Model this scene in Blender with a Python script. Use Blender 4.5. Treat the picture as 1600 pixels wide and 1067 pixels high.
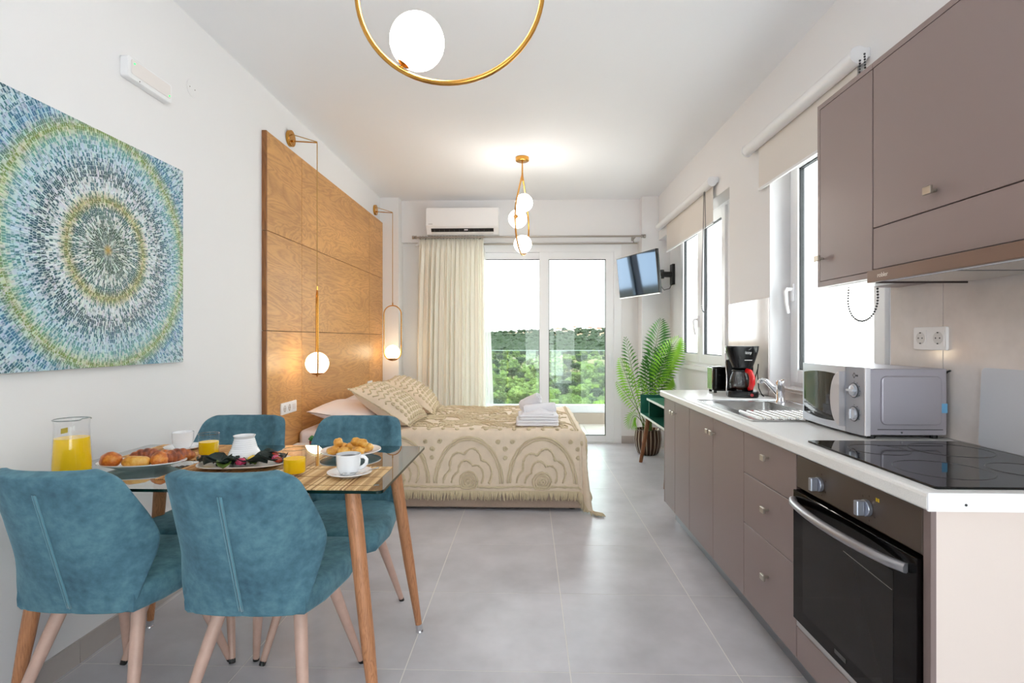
import bpy, bmesh, math, random
from math import sin, cos, pi, radians as R, hypot, atan2, sqrt
from mathutils import Vector, Matrix, noise

scene = bpy.context.scene
for o in list(bpy.data.objects):
    bpy.data.objects.remove(o)
C = bpy.data.collections.new('studio_apartment'); scene.collection.children.link(C)

# ---------------------------------------------------------------- camera, sky, sun, exposure
FPX = 844.44
CAMH = 1.19
cam = bpy.data.cameras.new('camera'); camo = bpy.data.objects.new('camera', cam); C.objects.link(camo)
cam.sensor_width = 36; cam.lens = 36 * FPX / 1600
camo.location = (0, 0, CAMH); camo.rotation_euler = (pi / 2, 0, math.atan(26 / FPX))
cam.shift_y = -3.5 / 1600; cam.clip_start = .05; cam.clip_end = 5000
scene.camera = camo
vs = scene.view_settings
vs.view_transform = 'Standard'; vs.look = 'None'; vs.gamma = 1; vs.use_curve_mapping = False
vs.exposure = 0.23
scene.cycles.use_denoising = True
scene.cycles.max_bounces = 14; scene.cycles.diffuse_bounces = 7; scene.cycles.glossy_bounces = 6
scene.cycles.transparent_max_bounces = 24; scene.cycles.transmission_bounces = 8
scene.cycles.sample_clamp_indirect = 8
scene.cycles.caustics_reflective = False; scene.cycles.caustics_refractive = False

SKY = 6.2
w = bpy.data.worlds.new('sky'); scene.world = w; w.use_nodes = True
nt = w.node_tree; nt.nodes.clear()
out = nt.nodes.new('ShaderNodeOutputWorld'); bg = nt.nodes.new('ShaderNodeBackground')
tc = nt.nodes.new('ShaderNodeTexCoord'); sp = nt.nodes.new('ShaderNodeSeparateXYZ'); rp = nt.nodes.new('ShaderNodeValToRGB')
nt.links.new(tc.outputs['Generated'], sp.inputs[0]); nt.links.new(sp.outputs['Z'], rp.inputs[0])
rp.color_ramp.elements[0].position = 0; rp.color_ramp.elements[0].color = (.96, .98, 1, 1)
rp.color_ramp.elements[1].position = .9; rp.color_ramp.elements[1].color = (.84, .92, 1, 1)
nt.links.new(rp.outputs[0], bg.inputs[0]); bg.inputs[1].default_value = SKY
nt.links.new(bg.outputs[0], out.inputs[0])

sun = bpy.data.lights.new('sun', 'SUN'); suno = bpy.data.objects.new('sun', sun); C.objects.link(suno)
sun.energy = 6.0; sun.angle = R(2); sun.color = (1, .95, .86)
suno.rotation_euler = Vector((-.5, -.12, .8)).to_track_quat('Z', 'Y').to_euler()
suno.location = (-20, -4, 40)

# ---------------------------------------------------------------- helpers
def lin(c):
    return tuple(((v / 255) / 12.92 if v / 255 <= .04045 else ((v / 255 + .055) / 1.055) ** 2.4) for v in c[:3]) + (1,)

class NT:
    def __init__(s, m): s.t = m.node_tree; s.m = m
    def n(s, ty, **k):
        x = s.t.nodes.new(ty)
        for a, b in k.items(): setattr(x, a, b)
        return x
    def l(s, a, b): s.t.links.new(a, b)
    def math(s, op, a, b=None, c=None):
        x = s.n('ShaderNodeMath', operation=op)
        for i, v in enumerate((a, b, c)):
            if v is None: continue
            if hasattr(v, 'links'): s.l(v, x.inputs[i])
            else: x.inputs[i].default_value = v
        return x.outputs[0]
    def mix(s, f, a, b, mode='MIX'):
        x = s.n('ShaderNodeMix', data_type='RGBA', blend_type=mode)
        for i, v in ((0, f), (6, a), (7, b)):
            if hasattr(v, 'links'): s.l(v, x.inputs[i])
            else: x.inputs[i].default_value = v
        return x.outputs[2]
    def ramp(s, f, pts, interp='LINEAR'):
        x = s.n('ShaderNodeValToRGB'); cr = x.color_ramp; cr.interpolation = interp
        while len(cr.elements) < len(pts): cr.elements.new(.5)
        for e, (p, c) in zip(cr.elements, pts):
            e.position = p; e.color = c if len(c) == 4 else tuple(c) + (1,)
        s.l(f, x.inputs[0]); return x.outputs[0]
    def noise(s, scale, detail=3, vec=None, rough=.5, dist=0):
        x = s.n('ShaderNodeTexNoise'); x.inputs['Scale'].default_value = scale; x.inputs['Detail'].default_value = detail
        x.inputs['Roughness'].default_value = rough; x.inputs['Distortion'].default_value = dist
        if vec is not None: s.l(vec, x.inputs['Vector'])
        return x.outputs['Fac']
    def obj(s, scale=(1, 1, 1)):
        t = s.n('ShaderNodeTexCoord'); mp = s.n('ShaderNodeMapping'); mp.inputs['Scale'].default_value = scale
        s.l(t.outputs['Object'], mp.inputs[0]); return mp.outputs[0]

MATS = {}
def mat(name, col, rough=.5, metal=0., var=None, bump=None, spec=None, coat=0., sheen=0., sub=0., emit=None, rnd=0., trans=0., aniso=0.):
    """procedural Principled material; col is sRGB 0-255, var=(scale, amount), bump=(scale, strength, distance)"""
    if name in MATS: return MATS[name]
    m = bpy.data.materials.new(name); m.use_nodes = True; MATS[name] = m
    k = NT(m); b = k.t.nodes['Principled BSDF']
    c = lin(col); b.inputs['Base Color'].default_value = c
    b.inputs['Roughness'].default_value = rough; b.inputs['Metallic'].default_value = metal
    if spec is not None: b.inputs['Specular IOR Level'].default_value = spec
    b.inputs['Coat Weight'].default_value = coat; b.inputs['Coat Roughness'].default_value = .06
    if sheen: b.inputs['Sheen Weight'].default_value = sheen; b.inputs['Sheen Roughness'].default_value = .4
    if sub: b.inputs['Subsurface Weight'].default_value = sub; b.inputs['Subsurface Radius'].default_value = (.02, .012, .006)
    if emit: b.inputs['Emission Color'].default_value = emit[0] + (1,); b.inputs['Emission Strength'].default_value = emit[1]
    v = None
    if var or bump: v = k.obj()
    cs = None
    if var:
        f = k.noise(var[0], 4, v, .6)
        lo = tuple(x * (1 - var[1]) for x in c[:3]) + (1,); hi = tuple(min(1, x * (1 + var[1])) for x in c[:3]) + (1,)
        cs = k.ramp(f, [(.3, lo), (.7, hi)])
    if rnd:
        oi = k.n('ShaderNodeObjectInfo')
        h = k.n('ShaderNodeHueSaturation'); val = k.math('MULTIPLY_ADD', oi.outputs['Random'], 2 * rnd, 1 - rnd)
        k.l(val, h.inputs['Value'])
        if cs is not None: k.l(cs, h.inputs['Color'])
        else: h.inputs['Color'].default_value = c
        cs = h.outputs[0]
    if cs is not None: k.l(cs, b.inputs['Base Color'])
    if bump:
        f = k.noise(bump[0], 3, v); bn = k.n('ShaderNodeBump')
        bn.inputs['Strength'].default_value = bump[1]; bn.inputs['Distance'].default_value = bump[2]
        k.l(f, bn.inputs['Height']); k.l(bn.outputs[0], b.inputs['Normal'])
    return m

def glass(name, tint=(255, 255, 255), refl=1.0, rough=0.0, ior=1.45):
    """thin architectural glass: clear transmission with a Fresnel reflection"""
    if name in MATS: return MATS[name]
    m = bpy.data.materials.new(name); m.use_nodes = True; MATS[name] = m
    k = NT(m); k.t.nodes.clear()
    o = k.n('ShaderNodeOutputMaterial'); o.name = 'Material Output'; t = k.n('ShaderNodeBsdfTransparent'); g = k.n('ShaderNodeBsdfGlossy')
    g.inputs['Roughness'].default_value = rough
    t.inputs[0].default_value = lin(tint)
    lw = k.n('ShaderNodeLayerWeight'); lw.inputs[0].default_value = .5
    f = k.math('MULTIPLY_ADD', k.math('POWER', lw.outputs['Facing'], 5.0), .96, .04)
    mx = k.n('ShaderNodeMixShader'); k.l(k.math('MULTIPLY', f, refl), mx.inputs[0])
    k.l(t.outputs[0], mx.inputs[1]); k.l(g.outputs[0], mx.inputs[2]); k.l(mx.outputs[0], o.inputs[0])
    return m

def dark_glass(name, col, transp, refl=1.0, ior=1.5):
    """smoked glass"""
    return glass(name, col, refl, 0.0, ior)

def finish(m, fn):
    k = NT(m); fn(k, k.t.nodes['Principled BSDF']); return m

class G:
    """collects shapes for ONE mesh object"""
    def __init__(s): s.v = []; s.f = []; s.mi = []; s.cur = 0
    def face(s, f): s.f.append(tuple(f)); s.mi.append(s.cur)
    def box(s, x0, x1, y0, y1, z0, z1):
        b = len(s.v)
        s.v += [(x, y, z) for z in (z0, z1) for y in (y0, y1) for x in (x0, x1)]
        for f in ((0, 2, 3, 1), (4, 5, 7, 6), (0, 1, 5, 4), (2, 6, 7, 3), (0, 4, 6, 2), (1, 3, 7, 5)): s.face(b + i for i in f)
        return s
    def tube(s, path, rad, seg=10, closed=False, caps=True, flat=1.0):
        n = len(path); P = [Vector(p) for p in path]
        rr = rad if hasattr(rad, '__len__') else [rad] * n
        b = len(s.v); up = None
        for i in range(n):
            a = P[(i - 1) % n] if (closed or i) else P[i]; c = P[(i + 1) % n] if (closed or i < n - 1) else P[i]
            d = (c - a).normalized() if (c - a).length > 1e-9 else Vector((0, 0, 1))
            if up is None:
                up = Vector((0, 0, 1)) if abs(d.z) < .9 else Vector((0, 1, 0))
            u = (up - d * up.dot(d))
            u = u.normalized() if u.length > 1e-6 else d.orthogonal().normalized()
            up = u; w_ = d.cross(u)
            for j in range(seg):
                t = 2 * pi * j / seg
                s.v.append(tuple(P[i] + (u * cos(t) * flat + w_ * sin(t)) * rr[i]))
        m = n if closed else n - 1
        for i in range(m):
            i2 = (i + 1) % n
            for j in range(seg):
                j2 = (j + 1) % seg
                s.face((b + i * seg + j, b + i * seg + j2, b + i2 * seg + j2, b + i2 * seg + j))
        if caps and not closed:
            s.face(reversed([b + j for j in range(seg)])); s.face([b + (n - 1) * seg + j for j in range(seg)])
        return s
    def lathe(s, prof, seg=32, c=(0, 0, 0), sx=1., sy=1.):
        b = len(s.v); n = len(prof)
        for r, z in prof:
            for j in range(seg):
                t = 2 * pi * j / seg; s.v.append((c[0] + r * cos(t) * sx, c[1] + r * sin(t) * sy, c[2] + z))
        for i in range(n - 1):
            for j in range(seg):
                j2 = (j + 1) % seg
                s.face((b + i * seg + j, b + i * seg + j2, b + (i + 1) * seg + j2, b + (i + 1) * seg + j))
        if prof[0][0] > 1e-6: s.face(reversed([b + j for j in range(seg)]))
        if prof[-1][0] > 1e-6: s.face([b + (n - 1) * seg + j for j in range(seg)])
        return s
    def sphere(s, c, r, seg=24, rings=14, sc=(1, 1, 1)):
        return s.lathe_xyz([(max(1e-7, r * sin(pi * i / rings)), -r * cos(pi * i / rings)) for i in range(rings + 1)], seg, c, sc)
    def lathe_xyz(s, prof, seg, c, sc):
        b = len(s.v); n = len(prof)
        for r, z in prof:
            for j in range(seg):
                t = 2 * pi * j / seg; s.v.append((c[0] + r * cos(t) * sc[0], c[1] + r * sin(t) * sc[1], c[2] + z * sc[2]))
        for i in range(n - 1):
            for j in range(seg):
                j2 = (j + 1) % seg
                s.face((b + i * seg + j, b + i * seg + j2, b + (i + 1) * seg + j2, b + (i + 1) * seg + j))
        return s
    def prism(s, poly, a0, a1, ax='z'):
        """polygon (2d) extruded along an axis; x: (y,z) poly, y: (x,z) poly, z: (x,y) poly"""
        b = len(s.v); n = len(poly)
        for a in (a0, a1):
            for p, q in poly: s.v.append({'x': (a, p, q), 'y': (p, a, q), 'z': (p, q, a)}[ax])
        s.face(reversed(range(b, b + n))); s.face(range(b + n, b + 2 * n))
        for i in range(n):
            j = (i + 1) % n; s.face((b + i, b + j, b + n + j, b + n + i))
        return s
    def grid(s, fn, nu, nv, wrap=False):
        b = len(s.v)
        for i in range(nv + 1):
            for j in range(nu + (0 if wrap else 1)): s.v.append(tuple(fn(j / nu, i / nv)))
        W = nu if wrap else nu + 1
        for i in range(nv):
            for j in range(nu):
                j2 = (j + 1) % W
                s.face((b + i * W + j, b + i * W + j2, b + (i + 1) * W + j2, b + (i + 1) * W + j))
        return s
    def add(s, me, M=None):
        b = len(s.v)
        for v in me[0]: s.v.append(tuple(M @ Vector(v)) if M else tuple(v))
        for f in me[1]: s.face(b + i for i in f)
        return s
    def xf(s, M): s.v = [tuple(M @ Vector(v)) for v in s.v]; return s

def link(name, data): o = bpy.data.objects.new(name, data); C.objects.link(o); return o
def root_loc(p):
    v = Vector((0, 0, 0))
    while p is not None: v += Vector(p.location); p = p.parent
    return v
def build(name, g, mats, parent=None, smooth=False, bevel=0, bseg=2, sub=0, solid=0, local=False, weld=False, fixn=True):
    """one mesh object; coordinates are world unless local"""
    me = bpy.data.meshes.new(name)
    off = root_loc(parent) if (parent is not None and not local) else Vector((0, 0, 0))
    me.from_pydata([(x - off.x, y - off.y, z - off.z) for x, y, z in g.v], [], g.f)
    if not isinstance(mats, (list, tuple)): mats = [mats]
    for m in mats: me.materials.append(m)
    me.polygons.foreach_set('material_index', g.mi)
    if fixn or weld:
        bm = bmesh.new(); bm.from_mesh(me)
        if weld: bmesh.ops.remove_doubles(bm, verts=bm.verts, dist=1e-5)
        bmesh.ops.recalc_face_normals(bm, faces=bm.faces)
        bm.to_mesh(me); bm.free()
    if smooth is True: me.shade_smooth()
    elif smooth: me.shade_smooth(); me.set_sharp_from_angle(angle=R(smooth))
    o = link(name, me); o.parent = parent
    if solid:
        md = o.modifiers.new('thickness', 'SOLIDIFY'); md.thickness = solid; md.offset = 0
    if bevel:
        md = o.modifiers.new('bevel', 'BEVEL'); md.width = bevel; md.segments = bseg; md.limit_method = 'ANGLE'; md.angle_limit = R(40)
        md.harden_normals = False
    if sub:
        md = o.modifiers.new('sub', 'SUBSURF'); md.levels = sub; md.render_levels = sub
    return o
def tag(o, label=None, cat=None, group=None, kind=None):
    if label: o['label'] = label
    if cat: o['category'] = cat
    if group: o['group'] = group
    if kind: o['kind'] = kind
    return o
def thing(name, label, cat, loc=(0, 0, 0), rz=0, group=None):
    o = link(name, None); o.empty_display_size = .1; o.location = loc; o.rotation_euler = (0, 0, rz)
    return tag(o, label, cat, group)
def struct(name, label, cat, g, m, **k):
    return tag(build(name, g, m, None, **k), label, cat, None, 'structure')
def copy_tree(o, parent=None):
    c = o.copy(); C.objects.link(c); c.parent = parent
    for ch in o.children: copy_tree(ch, c)
    return c
def text_mesh(body, size, name='lettering'):
    cu = bpy.data.curves.new(name, 'FONT'); cu.body = body; cu.size = size; cu.align_x = 'CENTER'; cu.align_y = 'CENTER'; cu.extrude = size * .02
    o = link('tmp_text', cu); bpy.context.view_layer.update()
    me = bpy.data.meshes.new_from_object(o.evaluated_get(bpy.context.evaluated_depsgraph_get()))
    vs_, fs_ = [tuple(v.co) for v in me.vertices], [tuple(p.vertices) for p in me.polygons]
    bpy.data.objects.remove(o); bpy.data.curves.remove(cu); bpy.data.meshes.remove(me)
    return vs_, fs_
def frame_m(org, ex, ey):
    ex = Vector(ex).normalized(); ey = Vector(ey); ey = (ey - ex * ey.dot(ex)).normalized(); ez = ex.cross(ey)
    return Matrix(((ex.x, ey.x, ez.x, org[0]), (ex.y, ey.y, ez.y, org[1]), (ex.z, ey.z, ez.z, org[2]), (0, 0, 0, 1)))
def rrect(x0, x1, y0, y1, r, n=5):
    pts = []
    for cx, cy, a in ((x1 - r, y1 - r, 0), (x0 + r, y1 - r, 90), (x0 + r, y0 + r, 180), (x1 - r, y0 + r, 270)):
        for i in range(n + 1): t = R(a + 90 * i / n); pts.append((cx + r * cos(t), cy + r * sin(t)))
    return pts
rng = random.Random(7)

# ---------------------------------------------------------------- materials
M_wall = mat('wall_paint', (232, 231, 232), .75, bump=(260, .08, .002))
M_ceil = mat('ceiling_paint', (238, 239, 242), .8)
M_tile = mat('floor_tile', (195, 192, 197), .33, var=(3.2, .13), rnd=.03, bump=(40, .04, .001))
M_grout = mat('grout', (230, 226, 222), .8)
M_skirt = mat('skirting_tile', (178, 170, 166), .35, var=(3, .08), rnd=.03)
M_taupe = mat('taupe_laminate', (136, 118, 115), .34, bump=(500, .03, .0005))
M_carc = mat('carcass_laminate', (124, 107, 103), .45)
M_beige = mat('beige_end_panel', (222, 207, 198), .4)
M_counter = mat('counter_laminate', (233, 231, 228), .28, var=(420, .07))
M_kick = mat('brushed_kick', (150, 152, 158), .35, 1.0)
M_chrome = mat('chrome', (225, 226, 230), .08, 1.0)
M_nickel = mat('satin_nickel', (190, 182, 170), .3, 1.0)
M_steel = mat('stainless', (198, 197, 196), .25, 1.0)
M_black = mat('black_gloss', (10, 10, 11), .14, spec=.4)
M_blackm = mat('black_matte', (20, 20, 21), .5)
M_ceran = mat('ceramic_glass', (8, 8, 9), .03, spec=.32)
M_white = mat('white_plastic', (238, 238, 240), .3)
M_upvc = mat('white_aluminium', (240, 241, 244), .28)
M_gask = mat('rubber_gasket', (40, 42, 45), .6)
M_pane = glass('window_glass', (250, 253, 252), .55)
M_rail = glass('railing_glass', (226, 238, 230), 1.6)
def haze(m, col, f):
    k = NT(m); o = k.t.nodes['Material Output']; src = o.inputs[0].links[0].from_socket
    d = k.n('ShaderNodeBsdfDiffuse'); d.inputs[0].default_value = lin(col); x = k.n('ShaderNodeMixShader'); x.inputs[0].default_value = f
    k.l(src, x.inputs[1]); k.l(d.outputs[0], x.inputs[2]); k.l(x.outputs[0], o.inputs[0])
haze(M_rail, (205, 212, 205), .035)
M_tglass = glass('table_glass', (228, 241, 237), 2.0)
M_tedge = mat('table_glass_edge', (8, 36, 32), .12, spec=.3)
M_clear = glass('clear_glass', (254, 254, 254), .42)
M_gold = mat('brushed_gold', (206, 150, 72), .24, 1.0)
M_goldcap = mat('gold_cap', (172, 118, 46), .35, 1.0)
M_globe = mat('opal_globe', (255, 250, 240), .3, emit=((1, .94, .86), 16.0))
M_globe_bed = mat('warm_opal_globe', (255, 248, 236), .3, emit=((1, .80, .52), 7.0))
M_ceram = mat('white_ceramic', (240, 240, 242), .14, coat=.4)
M_stone = mat('cream_stoneware', (232, 224, 216), .25, coat=.3)
M_juice = mat('orange_juice', (255, 206, 8), .15)
M_coffee = mat('coffee', (40, 16, 8), .12, spec=.2)
M_towel = mat('terry_towel', (240, 238, 243), .95, sheen=.4, bump=(420, .6, .004))
M_cream = mat('spread_cotton', (228, 209, 186), .92, sheen=.2, var=(14, .06), bump=(700, .3, .002))
M_tuft = mat('chenille_tuft', (216, 198, 164), .95, sheen=.3, bump=(380, .8, .004))
M_sheet = mat('pink_sheet', (238, 228, 228), .85, sheen=.2)
M_bedbase = mat('bed_base_fabric', (172, 150, 134), .8, var=(60, .05), bump=(900, .3, .001))
M_leg = mat('pale_pink_wood', (200, 166, 150), .42, var=(30, .06))
M_green = mat('green_lacquer', (22, 88, 72), .35)
M_blind = mat('blind_fabric', (226, 220, 214), .8)
M_soil = mat('soil', (52, 40, 32), .95)

def make_curtain():
    m = bpy.data.materials.new('curtain_fabric'); m.use_nodes = True; k = NT(m); b = k.t.nodes['Principled BSDF']
    b.inputs['Base Color'].default_value = lin((254, 252, 246)); b.inputs['Roughness'].default_value = .9
    tr = k.n('ShaderNodeBsdfTranslucent'); tr.inputs[0].default_value = lin((255, 254, 249))
    mx = k.n('ShaderNodeMixShader'); mx.inputs[0].default_value = .5
    k.l(b.outputs[0], mx.inputs[1]); k.l(tr.outputs[0], mx.inputs[2]); k.l(mx.outputs[0], k.t.nodes['Material Output'].inputs[0])
    return m
M_curt = make_curtain()

def make_sheer():
    m = bpy.data.materials.new('sheer_voile'); m.use_nodes = True; k = NT(m); b = k.t.nodes['Principled BSDF']
    b.inputs['Base Color'].default_value = lin((246, 246, 246)); b.inputs['Roughness'].default_value = .9
    tr = k.n('ShaderNodeBsdfTransparent'); tl = k.n('ShaderNodeBsdfTranslucent'); tl.inputs[0].default_value = lin((246, 246, 246))
    m1 = k.n('ShaderNodeMixShader'); m1.inputs[0].default_value = .4
    m2 = k.n('ShaderNodeMixShader'); m2.inputs[0].default_value = .35
    k.l(b.outputs[0], m1.inputs[1]); k.l(tl.outputs[0], m1.inputs[2]); k.l(m1.outputs[0], m2.inputs[1]); k.l(tr.outputs[0], m2.inputs[2])
    k.l(m2.outputs[0], k.t.nodes['Material Output'].inputs[0])
    return m
M_sheer = make_sheer()

def wood(name, base, dark, scale=(1, 1, 1), rough=.45, knots=True):
    m = bpy.data.materials.new(name); m.use_nodes = True; k = NT(m); b = k.t.nodes['Principled BSDF']
    oi = k.n('ShaderNodeObjectInfo'); v = k.obj(scale)
    cmb = k.n('ShaderNodeCombineXYZ'); k.l(k.math('MULTIPLY', oi.outputs['Random'], 9.0), cmb.inputs[2]); k.l(k.math('MULTIPLY', oi.outputs['Random'], 5.0), cmb.inputs[1])
    va = k.n('ShaderNodeVectorMath', operation='ADD'); k.l(v, va.inputs[0]); k.l(cmb.outputs[0], va.inputs[1]); v = va.outputs[0]
    warp = k.noise(1.1, 2, v, .5, .6)
    n1 = k.noise(1.6, 3, v, .55, 1.2)
    rings = k.math('FRACT', k.math('MULTIPLY', n1, 13.0))
    rings = k.math('ABSOLUTE', k.math('SUBTRACT', rings, .5))
    fine = k.noise(34, 4, v, .7)
    f = k.math('ADD', k.math('MULTIPLY', rings, .75), k.math('MULTIPLY', fine, .55))
    c1 = k.ramp(f, [(.12, lin(dark)), (.5, lin(base)), (.9, lin(tuple(min(255, x * 1.09) for x in base)))])
    big = k.ramp(warp, [(.3, (.86, .84, .8)), (.7, (1.08, 1.07, 1.05))])
    col = k.mix(1.0, c1, big, 'MULTIPLY')
    k.l(col, b.inputs['Base Color']); b.inputs['Roughness'].default_value = rough
    bn = k.n('ShaderNodeBump'); bn.inputs['Strength'].default_value = .15; bn.inputs['Distance'].default_value = .002
    k.l(fine, bn.inputs['Height']); k.l(bn.outputs[0], b.inputs['Normal'])
    return m
M_oak = wood('oak_veneer', (206, 154, 94), (178, 124, 70), (1, .55, 3.4), .42)
M_oakedge = wood('oak_edge', (150, 98, 54), (116, 72, 38), (3, 3, .4), .45)
M_tleg = wood('table_leg_wood', (186, 130, 92), (150, 98, 64), (14, 14, 1.2), .4)
M_walnut = wood('walnut_leg', (134, 84, 50), (98, 58, 32), (14, 14, 1.5), .4)

def velvet():
    m = bpy.data.materials.new('teal_velvet'); m.use_nodes = True; k = NT(m); b = k.t.nodes['Principled BSDF']
    v = k.obj()
    f = k.noise(5, 4, v, .65); f2 = k.noise(38, 3, v, .6)
    ff = k.math('ADD', k.math('MULTIPLY', f, .65), k.math('MULTIPLY', f2, .4))
    col = k.ramp(ff, [(.36, lin((54, 88, 104))), (.52, lin((74, 114, 130))), (.72, lin((102, 145, 157)))])
    k.l(col, b.inputs['Base Color']); b.inputs['Roughness'].default_value = .85
    b.inputs['Sheen Weight'].default_value = .35; b.inputs['Sheen Roughness'].default_value = .35
    b.inputs['Sheen Tint'].default_value = lin((170, 210, 220))
    bn = k.n('ShaderNodeBump'); bn.inputs['Strength'].default_value = .12; bn.inputs['Distance'].default_value = .002
    k.l(f2, bn.inputs['Height']); k.l(bn.outputs[0], b.inputs['Normal'])
    return m
M_velvet = velvet()

def splash_mat():
    m = mat('splash_tile', (222, 212, 207), .09, var=(5, .1), coat=.3)
    return m
M_splash = splash_mat()

# ================================================================ THE ROOM
XL, XR, ZC = -1.657, 1.435, 2.77
YB = -1.35          # wall behind the viewpoint
YF_, YBEAM = 6.22, 6.13
XO = 1.70           # outer face of the right wall
RX = 1.56           # recessed wall plane on the right
# floor with single tiles
g = G().box(XL - .15, XO, YB - .15, YF_ + .3, -.12, -.0007)
floor = struct('floor', 'grey porcelain tile floor of the whole room', 'floor', g, M_grout)
tx0, ty0, T = .148, 1.936, .5935
def tile_mesh(x0, x1, y0, y1):
    g = G().box(x0 + .002, x1 - .002, y0 + .002, y1 - .002, -.0007, 0.0)
    return g
ix = range(-4, 4); iy = range(-6, 9)
for i in ix:
    for j in iy:
        x0, x1 = tx0 + i * .594, tx0 + (i + 1) * .594
        y0, y1 = ty0 + j * .5975, ty0 + (j + 1) * .5975
        xmax = XR if not (3.9 < y1) else RX
        x0, x1 = max(x0, XL), min(x1, xmax); y0, y1 = max(y0, YB), min(y1, YF_ + .03)
        if x1 - x0 < .02 or y1 - y0 < .02: continue
        build('tile', tile_mesh(x0, x1, y0, y1), M_tile, floor)
# ceiling
struct('ceiling', 'plain white painted ceiling', 'ceiling', G().box(XL - .15, XO, YB - .15, YF_ + .2, ZC, ZC + .15), M_ceil)
# left wall
struct('wall_left', 'plain off-white painted wall behind the painting and the oak headboard', 'wall', G().box(XL - .15, XL, YB - .15, YF_ + .2, 0, ZC), M_wall)
# far wall with balcony door opening
DX0, DX1, DZ = -.83, 1.061, 2.274
g = G()
g.box(XL, DX0, YF_, YF_ + .2, 0, ZC); g.box(DX1, XO, YF_, YF_ + .2, 0, ZC); g.box(DX0, DX1, YF_, YF_ + .2, DZ, ZC)
wall_far = struct('wall_far', 'off-white wall around the balcony door', 'wall', g, M_wall)
struct('trim_1', 'plastered ceiling beam above the balcony door carrying the air conditioner', 'beam',
       G().box(-1.45, 1.25, YBEAM, YF_, 2.295, ZC), M_wall)
struct('wall_column_left', 'plastered corner column beside the oak headboard', 'column', G().box(XL, -1.45, 5.985, YF_, 0, ZC), M_wall)
struct('wall_column_right', 'plastered corner column behind the television and the palm', 'column', G().box(1.25, RX + .001, 6.01, YF_, 0, ZC), M_wall)
# right wall
W1Y0, W1Y1, W1Z0, W1Z1 = 2.18, 3.262, .905, 2.28
RY0, RY1 = 3.907, 6.01
W2Y0, W2Y1, W2Z0, W2Z1 = 4.24, 5.56, .945, 2.28
g = G()
g.box(XR, XO, YB, W1Y0, 0, ZC); g.box(XR, XO, W1Y0, W1Y1, 0, W1Z0); g.box(XR, XO, W1Y0, W1Y1, W1Z1, ZC)
g.box(XR, XO, W1Y1, RY0, 0, ZC)
struct('trim_4', 'plastered lintel above the recessed far window', 'lintel', G().box(XR, XO, RY0, YF_, 2.28, ZC), M_wall)
g2 = G(); g2.box(RX, XO, RY0, W2Y0, 0, 2.28); g2.box(RX, XO, W2Y1, YF_, 0, 2.28); g2.box(RX, XO, W2Y0, W2Y1, 0, W2Z0)
struct('wall_recess', 'recessed off-white wall around the far casement window', 'wall', g2, M_wall)
wall_right = struct('wall_right', 'off-white kitchen wall behind the cabinets and microwave', 'wall', g, M_wall)
# back wall with a glazed terrace door (behind the viewpoint)
BX0, BX1, BZ = -.15, 1.25, 2.35
g = G()
g.box(XL, BX0, YB - .15, YB, 0, ZC); g.box(BX1, XO, YB - .15, YB, 0, ZC); g.box(BX0, BX1, YB - .15, YB, BZ, ZC)
struct('wall_back', 'off-white wall with the terrace door behind the dining table', 'wall', g, M_wall)
g = G(); y0, y1 = YB - .11, YB - .04
g.box(BX0, BX0 + .07, y0, y1, 0, BZ); g.box(BX1 - .07, BX1, y0, y1, 0, BZ); g.box(BX0, BX1, y0, y1, BZ - .07, BZ); g.box(BX0, BX1, y0, y1, 0, .06); g.box(.65, .70, y0, y1, .06, BZ - .07)
d2 = struct('door_2', 'white framed glazed terrace door', 'door', g, M_upvc)
for a, b in ((BX0 + .07, .65), (.70, BX1 - .07)): build('pane', G().box(a, b, YB - .08, YB - .07, .06, BZ - .07), M_pane, d2)
# skirting: single tiles
def skirting(name, label, segs, axis, c0, c1, zh=.085):
    base = None
    for n, (a, b) in enumerate(segs):
        g = G().box(c0, c1, a + .001, b - .001, 0, zh) if axis == 'y' else G().box(a + .001, b - .001, c0, c1, 0, zh)
        if base is None:
            base = struct(name, label, 'baseboard', g, M_skirt)
        else: build('tile', g, M_skirt, base)
segs = []; y = ty0 - 6 * .5975
while y < 5.98:
    a, b = max(YB, y), min(5.985, y + .5975)
    if b - a > .02: segs.append((a, b))
    y += .5975
skirting('baseboard_left', 'grey tile skirting along the left wall', segs, 'y', XL, XL + .01)
skirting('baseboard_far', 'grey tile skirting right of the balcony door', [(DX1, 1.25)], 'x', YF_ - .01, YF_)
# glossy splashback tiles on the right wall
def splash(y0, y1, z0, z1, par=wall_right):
    build('tile', G().box(XR - .008, XR, y0 + .001, y1 - .001, z0 + .001, z1 - .001), M_splash, par, bevel=.0012, bseg=1)
ys = [1.225, 1.907, 2.178]
for a, b in zip(ys[:-1], ys[1:]): splash(a, b, .852, 1.44)
splash(2.18, 2.70, .852, .903); splash(2.70, 3.26, .852, .903)
splash(3.264, 3.905, .852, 1.44)

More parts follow.
